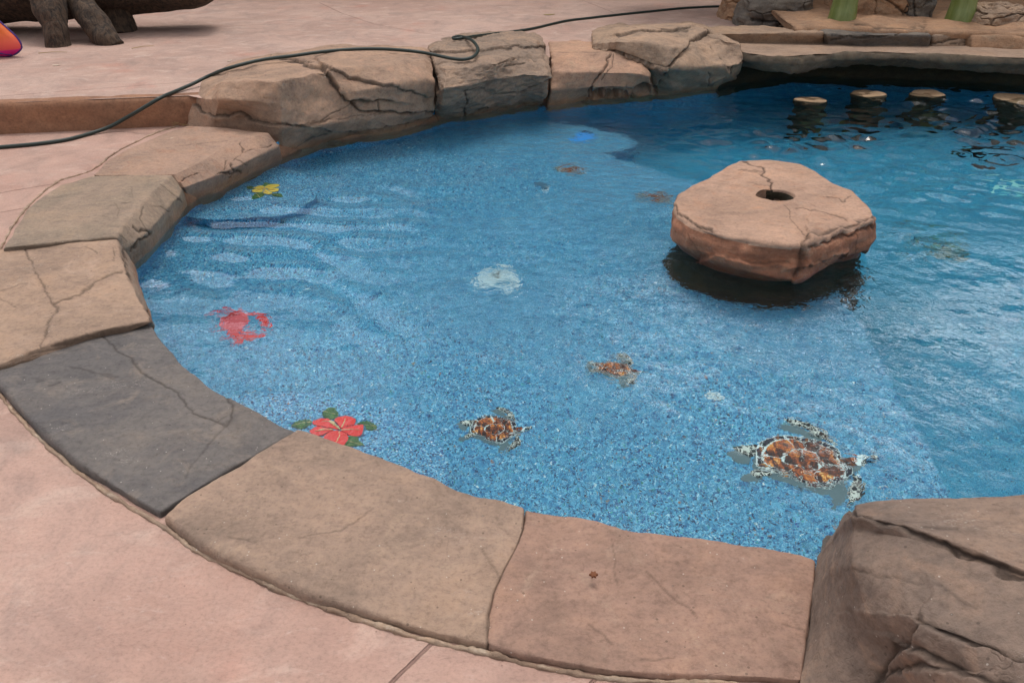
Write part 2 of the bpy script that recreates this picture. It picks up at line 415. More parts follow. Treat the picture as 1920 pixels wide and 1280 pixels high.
def plaster_mat(name, k=1.0):
    """blue glass-bead pool finish: pale, mid and navy grains"""
    N = NT(name); P = N.pos()
    def grains(scale):
        vo = N.n('ShaderNodeTexVoronoi'); N.t.links.new(P, vo.inputs['Vector']); vo.inputs['Scale'].default_value = scale
        s = N.n('ShaderNodeSeparateColor'); N.t.links.new(vo.outputs['Color'], s.inputs[0]); return s.outputs, vo
    g, vo = grains(205)
    stops = [(0, s2((16, 34, 84), k)), (.12, s2((34, 84, 146), k)), (.22, s2((52, 128, 178), k)), (.42, s2((66, 146, 190), k)),
             (.62, s2((104, 178, 210), k)), (.83, s2((140, 198, 222), k)), (.96, s2((200, 226, 236), k)), (.975, s2((60, 160, 160), k)), (.99, s2((150, 120, 90), k))]
    col = N.ramp(g[0], stops, 'CONSTANT')
    g2, v2 = grains(70)                                  # sprinkled larger shiny beads
    big = N.math('MULTIPLY', N.math('LESS_THAN', v2.outputs['Distance'], .30), N.math('GREATER_THAN', g2[0], .90))
    bead = N.ramp(g2[1], [(0, s2((10, 16, 60), k)), (.3, s2((30, 50, 140), k)), (.5, s2((235, 240, 235), k)), (.75, s2((40, 120, 110), k)), (.9, s2((170, 110, 70), k))], 'CONSTANT')
    col = N.mix(big, col, bead)
    col = N.mix(.06, col, s2((80, 150, 188), k))
    cl = N.noise(P, 1.6, 4, .6); col = N.mix(1.0, col, N.ramp(cl, [(.3, (.84, .88, .9)), (.7, (1.0, 1.0, 1.0))]), 'MULTIPLY')
    N.t.links.new(col, N.b.inputs['Base Color']); N.b.inputs['Roughness'].default_value = .5
    return N.m

def flat_mat(name, c, rough=.5, k=1.0, var=.12, sc_=20):
    N = NT(name); P = N.coord(); f = N.noise(P, sc_, 5, .6)
    lo = tuple(v*(1-var) for v in s2(c, k)[:3])+(1,)
    N.t.links.new(N.mix(f, lo, s2(c, k)), N.b.inputs['Base Color']); N.b.inputs['Roughness'].default_value = rough
    N.t.links.new(N.bump(N.noise(P, sc_*3, 4, .6), .15, .002), N.b.inputs['Normal'])
    return N.m

def water_mat():
    N = NT('pool_water_surface'); P = N.pos()
    N.b.inputs['Base Color'].default_value = (1, 1, 1, 1)
    N.b.inputs['Transmission Weight'].default_value = 1; N.b.inputs['Roughness'].default_value = 0; N.b.inputs['IOR'].default_value = 1.333
    b = N.noise(P, 30, 2, .55, .8); c_ = N.noise(P, 9, 2, .5, .5)
    xyz = N.n('ShaderNodeSeparateXYZ'); N.t.links.new(P, xyz.inputs[0])
    gate = N.math('MULTIPLY', N.math('ADD', .3, N.step(N.noise(P, 1.1, 2, .5), .35, .7)), N.math('ADD', .62, N.step(xyz.outputs[1], 2.2, 3.4)))
    rt_ = N.math('MULTIPLY', N.step(xyz.outputs[0], .8, 1.8), N.step(xyz.outputs[1], 3.4, 4.8)); lf_ = N.math('MULTIPLY', N.step(xyz.outputs[0], .1, -1.0), N.step(xyz.outputs[1], 2.8, 3.6))
    calm = N.math('SUBTRACT', 1, N.math('MULTIPLY', N.math('MAXIMUM', rt_, lf_), .84))
    vo = N.n('ShaderNodeTexVoronoi'); vo.feature = 'SMOOTH_F1'; vo.inputs['Scale'].default_value = 13; N.t.links.new(P, vo.inputs['Vector'])
    h = N.math('ADD', N.math('MULTIPLY', b, .24), N.math('MULTIPLY', vo.outputs['Distance'], .42)); h = N.math('ADD', h, N.math('MULTIPLY', c_, .35))
    h = N.math('MULTIPLY', N.math('MULTIPLY', h, gate), calm)
    N.t.links.new(N.bump(h, 1.0, .015), N.b.inputs['Normal'])
    v = N.n('ShaderNodeVolumeAbsorption'); v.inputs['Color'].default_value = (.08, .88, .90, 1); v.inputs['Density'].default_value = .46
    N.t.links.new(v.outputs[0], N.out.inputs['Volume'])
    return N.m

# ------------------------------------------------------------------ materials
M = {}
M['coping_pink'] = rock_mat('rock_coping_pink', (164, 132, 116), (148, 119, 104), (170, 142, 124), offs=1)
M['coping_tan'] = rock_mat('rock_coping_tan', (162, 137, 120), (148, 126, 111), (170, 145, 126), offs=2)
M['coping_grey'] = rock_mat('rock_coping_grey', (112, 106, 103), (99, 95, 95), (126, 116, 109), offs=3)
M['coping_ochre'] = rock_mat('rock_coping_ochre', (168, 141, 121), (151, 127, 110), (172, 146, 128), offs=4)
M['coping_olive'] = rock_mat('rock_coping_olive', (154, 133, 116), (142, 125, 109), (161, 140, 122), offs=5)
M['coping_rose'] = rock_mat('rock_coping_rose', (168, 138, 120), (154, 128, 112), (158, 122, 102), offs=6)
M['boulder_near'] = rock_mat('rock_boulder_near', (148, 126, 112), (131, 113, 102), (156, 130, 113), offs=7, flake=.7)
M['boulder_tan'] = rock_mat('rock_boulder_tan', (172, 142, 121), (156, 130, 112), (178, 143, 121), offs=8, fleck=.1)
M['boulder_grey'] = rock_mat('rock_boulder_grey', (154, 131, 114), (137, 119, 105), (164, 137, 116), offs=9, fleck=.1, strata=(1, 1, 4))
M['boulder_pink'] = rock_mat('rock_boulder_pink', (182, 145, 122), (166, 134, 114), (180, 150, 126), offs=10, fleck=.1)
M['boulder_layer'] = rock_mat('rock_boulder_layered', (168, 141, 120), (152, 130, 112), (170, 141, 118), offs=11, fleck=.1)
M['table_rock'] = rock_mat('rock_table', (180, 147, 127), (166, 135, 116), (170, 131, 108), offs=12, fleck=.5, stain_h=.075, stain_c=(.78, .45, .30, 1))
M['table_side'] = rock_mat('rock_table_side', (172, 118, 92), (152, 102, 78), (182, 136, 110), offs=31, fleck=.4, stain_h=.07, stain_c=(.62, .36, .25, 1))
M['far_orange'] = rock_mat('rock_far_orange', (164, 128, 100), (150, 118, 94), (160, 134, 110), offs=13, stain=False, fleck=0)
M['far_grey'] = rock_mat('rock_far_grey', (118, 108, 98), (104, 97, 92), (126, 112, 98), offs=14, stain=False, fleck=0)
M['far_tan'] = rock_mat('rock_far_tan', (158, 132, 110), (146, 124, 106), (150, 122, 100), offs=15, stain=False, fleck=0)
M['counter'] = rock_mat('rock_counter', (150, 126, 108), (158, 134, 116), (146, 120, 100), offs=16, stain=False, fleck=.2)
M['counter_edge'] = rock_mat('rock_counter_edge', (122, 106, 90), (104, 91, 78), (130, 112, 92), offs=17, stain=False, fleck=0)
M['step_face'] = rock_mat('concrete_step_face', (152, 112, 88), (138, 100, 78), (160, 120, 94), offs=18, stain=False, fleck=0, flake=.2)
M['mortar'] = rock_mat('mortar_bead', (172, 148, 128), (144, 120, 102), (196, 178, 158), offs=19, stain=False, fleck=1)
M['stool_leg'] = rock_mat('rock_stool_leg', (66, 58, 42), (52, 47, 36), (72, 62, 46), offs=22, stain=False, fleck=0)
M['plaster'] = plaster_mat('bead_plaster', 1.2); M['plaster_deep'] = M['plaster']
M['water'] = water_mat()

def lines_at(polys, z):
    out = []
    for pl in polys:
        P = [at(x, y, z) for x, y in pl]
        out += [((a[0], a[1], z), (b[0], b[1], z)) for a, b in zip(P[:-1], P[1:])]
    return out
UZ = .205
M['deck_low'] = deck_mat('stamped_concrete_low', lines_at([[(-60, 372), (112, 343)], [(-60, 409), (58, 388)], [(816, 1200), (730, 1284), (650, 1350)], [(1130, 1258), (1095, 1300)]], 0),
                        (182, 150, 137), (168, 135, 122), (192, 165, 152))
M['deck_high'] = deck_mat('stamped_concrete_high', lines_at([[(-20, 182), (363, 153)], [(598, 5), (640, 25), (700, 45), (785, 61), (880, 74)], [(1085, -2), (1150, 24)],
                        [(255, 62), (460, 48), (640, 37)]], UZ), (184, 156, 144), (171, 142, 130), (194, 169, 157))

# ------------------------------------------------------------------ pool outline at the waterline
rim = [at(x, y, .04) for x, y in [(1545, 1050), (1430, 1027), (1300, 1010), (1190, 993), (1100, 968), (985, 948), (900, 925), (830, 905), (760, 885), (700, 855), (625, 825),
       (558, 805), (467, 757), (425, 739), (372, 704), (345, 683), (303, 642), (290, 610)]]
wl = [at(x, y, WZ) for x, y in [(275, 560), (252, 505), (286, 465), (312, 432), (336, 400), (366, 382), (430, 346), (470, 326), (528, 298), (607, 268), (696, 256), (803, 233),
      (867, 218), (941, 208), (1015, 196), (1105, 190), (1165, 184), (1230, 181), (1284, 175), (1345, 166), (1390, 152)]]
far = [np.array([x, y, 0]) for x, y in [(2.75, 8.2), (3.3, 8.12), (4.2, 7.95), (5.2, 7.6), (6.2, 6.8), (6.9, 5.6), (7.0, 4.2), (6.4, 2.9), (5.2, 2.0), (3.8, 1.62), (2.6, 1.60), (1.8, 1.66), (1.35, 1.75)]]
P = [np.array([p[0], p[1]]) for p in rim+wl+far]
cen = np.array([1.6, 4.3])
LOOP = [p+(p-cen)/np.linalg.norm(p-cen)*.05 for p in P]     # the wall stands just behind the faces of the stones

def poly_sheet(name, outline, z, mat, parent=None, kind=None):
    me = bpy.data.meshes.new(name); me.from_pydata([(x, y, z) for x, y in outline], [], [tuple(range(len(outline)))]); me.update()
    if me.polygons[0].normal.z < 0: me.flip_normals()
    o = link(name, me, mat, parent)
    if kind: o['kind'] = kind
    return o
LZ = -.42; DZ = -1.15
# deck with the pool cut out of it: rings from the loop out to the far edge
def ring_deck(name, z, mat, far_r=60):
    V = []; Fc = []; n = len(LOOP)
    for s in (0, .25, 1.2, 4, 15, far_r):
        for p in LOOP:
            u = (p-cen)/np.linalg.norm(p-cen); q = p+u*(s+.06); V.append((q[0], q[1], z))
    for r in range(5):
        for i in range(n): Fc.append((r*n+i, r*n+(i+1) % n, (r+1)*n+(i+1) % n, (r+1)*n+i))
    me = bpy.data.meshes.new(name); me.from_pydata(V, [], Fc); me.update()
    if me.polygons[0].normal.z < 0: me.flip_normals()
    return meta(link(name, me, mat), kind='structure')
ring_deck('lower_deck', 0, M['deck_low'])
# upper terrace with its step
st0, st1 = at(-900, 292, 0), at(356, 236, 0)
sv = (st1-st0)/np.linalg.norm(st1-st0); st0 = st0-sv*12
up_in = [(p[0], p[1]) for p in [LOOP_ for LOOP_ in LOOP[26:39]]]
def upper_outline(off):
    pts = [(st0[0], st0[1]), (st1[0]+.02, st1[1]+.02)]
    for p in LOOP[26:39]:
        u = (p-cen)/np.linalg.norm(p-cen); q = p+u*off; pts.append((q[0], q[1]))
    pts += [(2.4, 8.35+off), (9, 8.35+off), (60, 8.6), (60, 80), (-60, 80), (-60, st0[1])]
    return pts
uo = upper_outline(.22)
from mathutils.geometry import tessellate_polygon
def tess(outline): return tessellate_polygon([[Vector((x, y, 0)) for x, y in outline]])
me = bpy.data.meshes.new('upper_deck')
me.from_pydata([(x, y, UZ) for x, y in uo], [], tess(uo)); me.update()
if me.polygons[0].normal.z < 0: me.flip_normals()
meta(link('upper_deck', me, M['deck_high']), kind='structure')
# step riser with a rounded nosing, gently uneven
rs = []
for t in np.linspace(0, 1, 60):
    b = st0+(st1+sv*.10-st0)*t; nrm = np.array([sv[1], -sv[0], 0])
    if nrm[1] > 0: nrm = -nrm
    rs.append([b+nrm*.0+np.array([0, 0, -.03]), b+nrm*.0+np.array([0, 0, .03]), b+nrm*.004+np.array([0, 0, .16]), b-nrm*.004+np.array([0, 0, UZ-.008]), b-nrm*.022+np.array([0, 0, UZ+.003]), b-nrm*.10+np.array([0, 0, UZ+.002])])
o = surf('step_riser', rs, M['step_face'], res=.018, smooth=2, noise=((2, .008, 3), (9, .002, 3)), endr=0, seed=5, origin=np.array([st1[0], st1[1], 0]))
meta(o, kind='structure')

# pool shell
wallV = []; n = len(LOOP)
for z in (-.02, DZ-.02):
    for p in LOOP: wallV.append((p[0], p[1], z))
me = bpy.data.meshes.new('pool_wall'); me.from_pydata(wallV, [], [(i, (i+1) % n, n+(i+1) % n, n+i) for i in range(n)]); me.update()
meta(link('pool_wall', me, M['plaster']), kind='structure')
ov = [tuple(p+(p-cen)/np.linalg.norm(p-cen)*.1) for p in LOOP]
poly_sheet('deep_pool_floor', ov, DZ, M['plaster_deep'], kind='structure')
# shallow ledge: everything left of its edge line
edge_px = [(1790, 955), (1745, 850), (1690, 755), (1660, 690), (1610, 600), (1560, 530), (1480, 440), (1400, 385), (1330, 350), (1260, 330), (1200, 310), (1135, 291)]
edge = [under(x, y, LZ) for x, y in edge_px]
e0 = edge[0]+(edge[0]-edge[1])*1.2
bump = [under(x, y, LZ) for x, y in [(1175, 284), (1186, 272), (1165, 258), (1120, 246), (1060, 238), (1000, 232)]]
ledge_out = [(e0[0], e0[1])]+[(p[0], p[1]) for p in edge]
end = edge[-1]; back = under(1010, 226, LZ)
ledge_out += [(p[0], p[1]) for p in (under(1000, 250, LZ), under(960, 228, LZ))]
# close the outline behind the boulders and round under the coping
idx = [i for i in range(len(LOOP))]
left = [ov[i] for i in range(0, 32)][::-1]
ledge_out += [tuple(x) for x in left]
def slab(name, outline, z0, z1, mat):
    T = tess(outline); n = len(outline)
    V = [(x, y, z1) for x, y in outline]+[(x, y, z0) for x, y in outline]
    Fc = [tuple(t) for t in T]+[tuple(n+i for i in t) for t in T]+[(i, (i+1) % n, n+(i+1) % n, n+i) for i in range(n)]
    me = bpy.data.meshes.new(name); me.from_pydata(V, [], Fc); me.update()
    import bmesh
    bm = bmesh.new(); bm.from_mesh(me); bmesh.ops.recalc_face_normals(bm, faces=bm.faces); bm.to_mesh(me); bm.free()
    return link(name, me, mat)
meta(slab('shallow_ledge', ledge_out, DZ+.01, LZ, M['plaster']), kind='structure')
# three half-round entry steps
def half_step(name, pxs, z, z0, label):
    P = [under(x, y, z) for x, y in pxs]; P = spline([(p[0], p[1], 0) for p in P], 40)
    a, b = P[0], P[-1]; mid = (a+b)/2; u = mid-P[len(P)//2]; u /= np.linalg.norm(u)
    out = [(p[0], p[1]) for p in P]+[tuple((b+u*.5)[:2]), tuple((a+u*.5)[:2])]
    o = slab(name, out, z0, z, M['plaster']); return meta(o, kind='structure')
half_step('near_pool_step', [(432, 742), (520, 735), (610, 742), (710, 757), (790, 795), (835, 850), (842, 915)], -.20, LZ+.01, '')
half_step('left_pool_step', [(500, 308), (545, 318), (580, 338), (592, 362), (575, 385), (530, 402), (460, 412), (380, 410), (330, 402)], -.30, LZ+.01, '')
half_step('back_pool_step', [(1080, 300), (1135, 289), (1176, 280), (1188, 268), (1165, 254), (1110, 240), (1040, 228)], -.52, DZ+.01, '')

# water body: a closed body whose top is the surface
wout = [tuple(p+(p-cen)/np.linalg.norm(p-cen)*.03) for p in LOOP]
WB = [tuple(p+(p-cen)/np.linalg.norm(p-cen)*.03) for p in LOOP]
def wave_height(X, Y):
    rg = np.random.RandomState(5); P3 = np.stack([X, Y, 0*X], 1)
    sm = lambda v, a, b: (lambda t: t*t*(3-2*t))(np.clip((v-a)/(b-a), 0, 1))
    wob = .35*vnoise(P3*1.1, 3)
    right = sm(X+wob, .75, 1.7)*sm(Y+wob, 3.5, 4.8)*(1-sm(Y, 7.0, 7.9)*.7); left = (1-sm(X+wob, -1.3, .1))*sm(Y+wob, 2.55, 3.3)*(1-sm(Y, 4.3, 5.2)*.6)
    patch = .45+.9*sm(vnoise(P3*1.7, 8), -.3, .6)
    def field(n, l0, l1, ang, spread, seed):
        r = np.random.RandomState(seed); h = 0
        for _ in range(n):
            L = math.exp(r.uniform(math.log(l0), math.log(l1))); a = ang+r.normal()*spread; k = 2*math.pi/L
            h = h+math.cos(1)*0+np.sin(k*(X*math.cos(a)+Y*math.sin(a))+r.uniform(0, 6.28)+.8*wob)/k
        return h/math.sqrt(n/2)                      # rms slope about 1
    base = field(22, .10, .55, 1.4, .9, 1)
    lf = field(20, .16, .42, 1.30, .38, 2); rt = field(34, .07, .42, 1.5, .85, 3)
    return .022*base+.19*left*patch*lf+.22*right*patch*rt+.030*rt*(1-sm(Y, 2.6, 3.4)*.5)*.5
def water_body():
    pts = np.array(WB+[WB[0]]); nth, ns = 1050, 190
    ring = resample(pts, nth+1)[:-1]
    sr = np.linspace(1, 0, ns)[:-1]
    G_ = cen[None, None]+(ring-cen)[None]*sr[:, None, None]
    X, Y = G_[..., 0].ravel(), G_[..., 1].ravel()
    V = np.stack([X, Y, WZ+wave_height(X, Y)], 1); m = len(sr)
    zc = WZ+wave_height(np.array([cen[0]]), np.array([cen[1]]))[0]
    low = np.stack([ring[:, 0], ring[:, 1], np.full(nth, DZ-.1)], 1)
    lowc = np.stack([cen[0]+(ring[:, 0]-cen[0])*.001, cen[1]+(ring[:, 1]-cen[1])*.001, np.full(nth, DZ-.1)], 1)
    topc = np.stack([cen[0]+(ring[:, 0]-cen[0])*.0005, cen[1]+(ring[:, 1]-cen[1])*.0005, np.full(nth, zc)], 1)
    A = np.vstack([V, topc, low, lowc]); I = np.arange(m*nth).reshape(m, nth)
    rows_ = [np.arange((m+2)*nth, (m+3)*nth), np.arange((m+1)*nth, (m+2)*nth)]+[I[q] for q in range(m)]+[np.arange(m*nth, (m+1)*nth)]
    Q = []
    for a, b in zip(rows_[:-1], rows_[1:]): Q.append(np.stack([a, np.roll(a, -1), np.roll(b, -1), b], -1))
    Q = np.vstack(Q)
    me = mesh_np('pool_water', A, Q, True)
    import bmesh
    bm = bmesh.new(); bm.from_mesh(me); bmesh.ops.recalc_face_normals(bm, faces=bm.faces); bm.to_mesh(me); bm.free()
    return meta(link('pool_water', me, M['water']), kind='structure')
water_body()

# mortar bed that the boulders and rim stones are set in
bedc = []
for p in P[19:40]:
    u = (p-cen)/np.linalg.norm(p-cen); q = np.array([p[0]+u[0]*.035, p[1]+u[1]*.035, 0]); uu = np.array([u[0], u[1], 0])
    bedc.append([q+uu*.12+[0, 0, .01], q+uu*.03+[0, 0, -.01], q+[0, 0, -.08], q+[0, 0, -.2], q+uu*.02+[0, 0, -.30]])
meta(surf('stone_bed', bedc, M['step_face'], res=.02, smooth=2, noise=((4, .012, 3),), seed=6, endr=0, caps=False), kind='structure')
# ------------------------------------------------------------------ coping stones
def C_(a, b): return [a, b]
cA = [[(913, 1206), (915, 1130), (942, 1072), (980, 1000), (986, 950)], [(1030, 1235), (1080, 963)], [(1150, 1256), (1190, 993)], [(1250, 1261), (1300, 1010)],
      [(1380, 1266), (1430, 1027)], [(1450, 1269), (1490, 1034)], [(1503, 1275), (1515, 1180), (1526, 1100), (1531, 1045)]]
o = coping('coping_stone', cA, .025, M['coping_pink'], res=.0042, smooth=5, seed=11,
           noise=((2, .010, 3), (8, .0045, 4), (30, .0012, 3)),
           cracks=[([(1215, 1075), (1250, 1115), (1290, 1135), (1302, 1158)], .0014, .002), ([(1105, 1160), (1130, 1178), (1150, 1205)], .0018, .002),
                   ([(1150, 1010), (1155, 1060), (1160, 1090)], .001, .0012), ([(1460, 1165), (1500, 1180)], .0015, .0015), ([(1200, 1236), (1262, 1230)], .0015, .0015)])
meta(o, 'pinkish brown flagstone of the pool rim, touching the large near boulder', 'coping stone', 'flat stones forming the pool rim')
cB = [[(308, 966), (335, 938), (438, 875), (558, 807)], [(372, 1014), (628, 828)], [(478, 1067), (720, 862)], [(590, 1113), (800, 895)], [(700, 1150), (860, 915)], [(810, 1183), (930, 935)],
      [(913, 1206), (915, 1130), (942, 1072), (980, 1000), (984, 950)]]
o = coping('coping_stone', cB, .025, M['coping_tan'], res=.0042, smooth=5, seed=12, noise=((2, .010, 3), (8, .0045, 4), (30, .0012, 3)),
           cracks=[([(700, 955), (640, 990), (560, 1010)], .0012, .0012), ([(905, 1030), (925, 1065), (932, 1080)], .0012, .0015), ([(430, 1005), (470, 1012)], .0016, .0015)])
meta(o, 'light greyish-tan flagstone of the pool rim at the red flower', 'coping stone', 'flat stones forming the pool rim')
cC = [[(-8, 690), (80, 655), (180, 625), (262, 607), (283, 604)], [(3, 722), (303, 640)], [(48, 775), (345, 683)], [(149, 866), (405, 728)], [(225, 918), (480, 768)], [(297, 958), (332, 936), (436, 873), (556, 805)]]
o = coping('coping_stone', cC, .027, M['coping_grey'], res=.0042, smooth=5, seed=13, noise=((2, .009, 3), (8, .004, 4), (30, .0012, 3)),
           cracks=[([(183, 630), (235, 672), (265, 690), (330, 735), (380, 780), (420, 802), (432, 790), (436, 755), (428, 742)], .0028, .004), ([(130, 686), (190, 700), (215, 712)], .0015, .002),
                   ([(420, 802), (390, 835), (360, 870), (352, 895)], .0012, .0015), ([(400, 795), (425, 780)], .0012, .0012), ([(197, 699), (215, 705)], .006, .002), ([(70, 711), (85, 709)], .005, .002),
                   ([(98, 722), (118, 716)], .005, .002)])
meta(o, 'dark charcoal-grey flagstone of the pool rim with a long crack', 'coping stone', 'flat stones forming the pool rim')
cD = [[(-8, 468), (60, 463), (140, 456), (218, 449)], [(-28, 520), (226, 485)], [(-38, 560), (240, 525)], [(-38, 600), (255, 545)], [(-28, 650), (272, 585)], [(-10, 688), (80, 653), (180, 623), (262, 605), (284, 602)]]
fD = [[(252, 498, -.09)], [(256, 512, -.12)], [(266, 545, -.12)], [(272, 560, -.11)], [(285, 596, -.08)], [(290, 610, -.03)]]
o = coping('coping_stone', cD, .05, M['coping_ochre'], faces=fD, res=.006, smooth=3, seed=14, noise=((2, .010, 3), (8, .0045, 4)),
           cracks=[([(45, 463), (60, 490), (82, 540), (98, 572), (108, 565), (150, 548), (200, 515), (228, 508)], .0032, .005), ([(98, 572), (108, 578), (90, 610), (72, 660)], .0032, .005),
                   ([(160, 462), (182, 474)], .002, .003), ([(213, 462), (214, 490)], .002, .003), ([(228, 465), (240, 512), (250, 530)], .003, .006), ([(30, 575), (0, 560)], .002, .002),
                   ([(0, 545), (50, 530)], .0015, .002), ([(270, 545), (292, 640)], .004, .006)])
meta(o, 'ochre-tan flagstone of the pool rim split by forked cracks, above the dark grey one', 'coping stone', 'flat stones forming the pool rim')
cE = [[(7, 466), (60, 461), (140, 454), (217, 447)], [(25, 428), (238, 414)], [(50, 395), (269, 381)], [(84, 364), (292, 354)], [(114, 344), (308, 340)], [(171, 327), (250, 328), (323, 328)]]
fE = [[(228, 470, -.01), (248, 500, -.12)], [(262, 448, -.01), (286, 465, -.12)], [(296, 413, -.01), (312, 433, -.12)], [(318, 385, -.01), (334, 410, -.12)], [(338, 365, -.01), (345, 392, -.12)], [(342, 352, -.02), (354, 375, -.12)]]
o = coping('coping_stone', cE, .06, M['coping_olive'], faces=fE, res=.006, smooth=3, seed=15, noise=((2, .010, 3), (8, .004, 4)),
           cracks=[([(250, 425), (262, 433), (272, 432), (280, 440), (262, 450), (248, 470)], .004, .012), ([(272, 432), (262, 410), (268, 385)], .002, .004), ([(300, 345), (320, 365), (340, 378)], .0022, .004),
                   ([(285, 388), (300, 387), (318, 398)], .0022, .004), ([(225, 440), (240, 450)], .002, .003), ([(215, 380), (225, 390), (220, 405)], .0012, .002), ([(230, 380), (248, 378)], .0012, .002),
                   ([(247, 350), (250, 368)], .001, .001)])
meta(o, 'olive-grey flagstone of the pool rim between the cracked tan one and the rose-brown one', 'coping stone', 'flat stones forming the pool rim')
cF = [[(173, 325), (250, 326), (325, 326)], [(215, 294), (383, 298)], [(255, 273), (423, 271)], [(295, 254), (455, 261)], [(350, 237), (430, 243), (504, 252)]]
fF = [[(345, 352, -.01), (358, 378, -.125)], [(398, 332, -.01), (402, 364, -.12)], [(445, 312, -.01), (445, 340, -.12)], [(484, 292, -.01), (485, 318, -.12)], [(522, 274, -.01), (528, 297, -.12)]]
o = coping('coping_stone', cF, .06, M['coping_rose'], faces=fF, res=.006, smooth=2, seed=16, noise=((2, .012, 3), (8, .004, 4)),
           cracks=[([(336, 338), (365, 327), (410, 326), (432, 306), (440, 295), (470, 282), (510, 274)], .0035, .012, .008, .05), ([(432, 306), (440, 322), (428, 330)], .006, .012), ([(450, 270), (458, 285)], .003, .006),
                   ([(410, 326), (450, 322)], .006, .014), ([(440, 300), (462, 312)], .002, .006), ([(337, 273), (420, 266)], .001, .001), ([(420, 318), (425, 300)], .003, .006)])
meta(o, 'rose-brown flagstone with a jagged front, beside the yellow flower step', 'coping stone', 'flat stones forming the pool rim')

# mortar bead along the foot of the near stones and thin joints
def bead(name, px, z=.001, r=.008, seed=3):
    P = spline([at(x, y, 0) for x, y in px], 260); P[:, 2] = z
    P[:, 0] += .004*vnoise(P*25.0, seed); P[:, 2] += .003*vnoise(P*40.0, seed+1)
    me = tube_mesh(name, P, r*(1+.35*vnoise(P*30.0, seed+2)), 10, (90, .003), seed)
    me.attributes.new('crack', 'FLOAT', 'POINT')
    return meta(link(name, me, M['mortar']), kind='structure')
bead('mortar_joint', [(1507, 1293), (1380, 1284), (1250, 1279), (1150, 1274), (1030, 1254), (913, 1226), (810, 1203), (700, 1170), (590, 1133), (478, 1087), (372, 1034), (300, 984), (221, 936), (142, 881), (42, 790), (-8, 730), (-30, 690)], r=.0065)
bead('mortar_joint', [(-2, 475), (25, 424), (50, 390), (84, 359), (114, 339), (171, 320), (215, 288), (255, 267), (295, 249), (345, 234)], r=.006, seed=8)

# ------------------------------------------------------------------ boulders
def boulder(name, cols, mat, label, cat='boulder', group=None, **k):
    o = surf(name, [W(c) for c in cols], mat, **k); return meta(o, label, cat, group)
G = [
 [(1535, 1040, -.3), (1535, 1044, .0), (1535, 1047, .02), (1534, 1052, .02), (1526, 1110, .01), (1517, 1170, .01), (1508, 1245, .01), (1500, 1330, .01), (1490, 1420, .0), ('D', -.2)],
 [(1572, 1030, -.3), (1575, 985, .15), (1574, 992, .18), (1571, 1004, .16), (1560, 1070, .15), (1560, 1130, .13), (1570, 1200, .11), (1585, 1290, .08), (1590, 1420, .05), ('D', -.2)],
 [(1606, 1010, -.3), (1606, 944, .29), (1600, 967, .31), (1604, 992, .285), (1598, 1056, .28), (1622, 1146, .24), (1662, 1221, .19), (1690, 1300, .14), (1700, 1420, .05), ('D', -.2)],
 [(1700, 1000, -.3), (1690, 935, .32), (1700, 987, .36), (1700, 1009, .338), (1690, 1070, .33), (1700, 1150, .33), (1730, 1222, .30), (1760, 1300, .26), (1780, 1420, .15), ('D', -.2)],
 [(1800, 1000, -.3), (1790, 941, .33), (1796, 1018, .38), (1796, 1041, .362), (1800, 1100, .36), (1800, 1180, .36), (1820, 1250, .34), (1840, 1320, .32), (1850, 1430, .25), ('D', -.2)],
 [(1930, 1000, -.3), (1925, 931, .35), (1920, 1064, .40), (1920, 1092, .385), (1920, 1150, .385), (1920, 1220, .39), (1920, 1290, .38), (1930, 1350, .36), (1940, 1440, .30), ('D', -.2)],
 [(2200, 980, -.3), (2180, 925, .36), (2150, 1100, .42), (2150, 1145, .40), (2140, 1200, .40), (2130, 1260, .40), (2120, 1330, .40), (2110, 1400, .38), (2100, 1480, .33), ('D', -.2)],
]
boulder('boulder', G, M['boulder_near'], 'large grey-brown layered boulder at the near corner of the pool', res=.0048, smooth=2, seed=21, endr=0,
        noise=((2.2, .008, 3), (9, .004, 4), (40, .0012, 3)), aniso=(1, 1, 1),
        cracks=[([(1604, 976), (1650, 985), (1707, 995), (1750, 1010), (1780, 1020), (1800, 1030), (1860, 1052), (1930, 1082)], .005, .010, .005, .05),
                ([(1775, 1015), (1830, 1040), (1930, 1072)], .003, .008),
                ([(1719, 1165), (1780, 1176), (1850, 1205), (1935, 1238)], .006, .016, .012, .06),
                ([(1719, 1165), (1704, 1205), (1668, 1230), (1640, 1262), (1620, 1300)], .006, .014, -.010, .05),
                ([(1712, 1218), (1780, 1245), (1860, 1276), (1930, 1300)], .005, .012, .010, .04),
                ([(1652, 1268), (1690, 1250), (1720, 1243), (1780, 1248)], .004, .010, .008, .04),
                ([(1594, 1063), (1650, 1078), (1690, 1080), (1730, 1090)], .0018, .002), ([(1760, 1090), (1790, 1115), (1830, 1135)], .0015, .0015),
                ([(1730, 982), (1800, 984)], .0015, .002)])
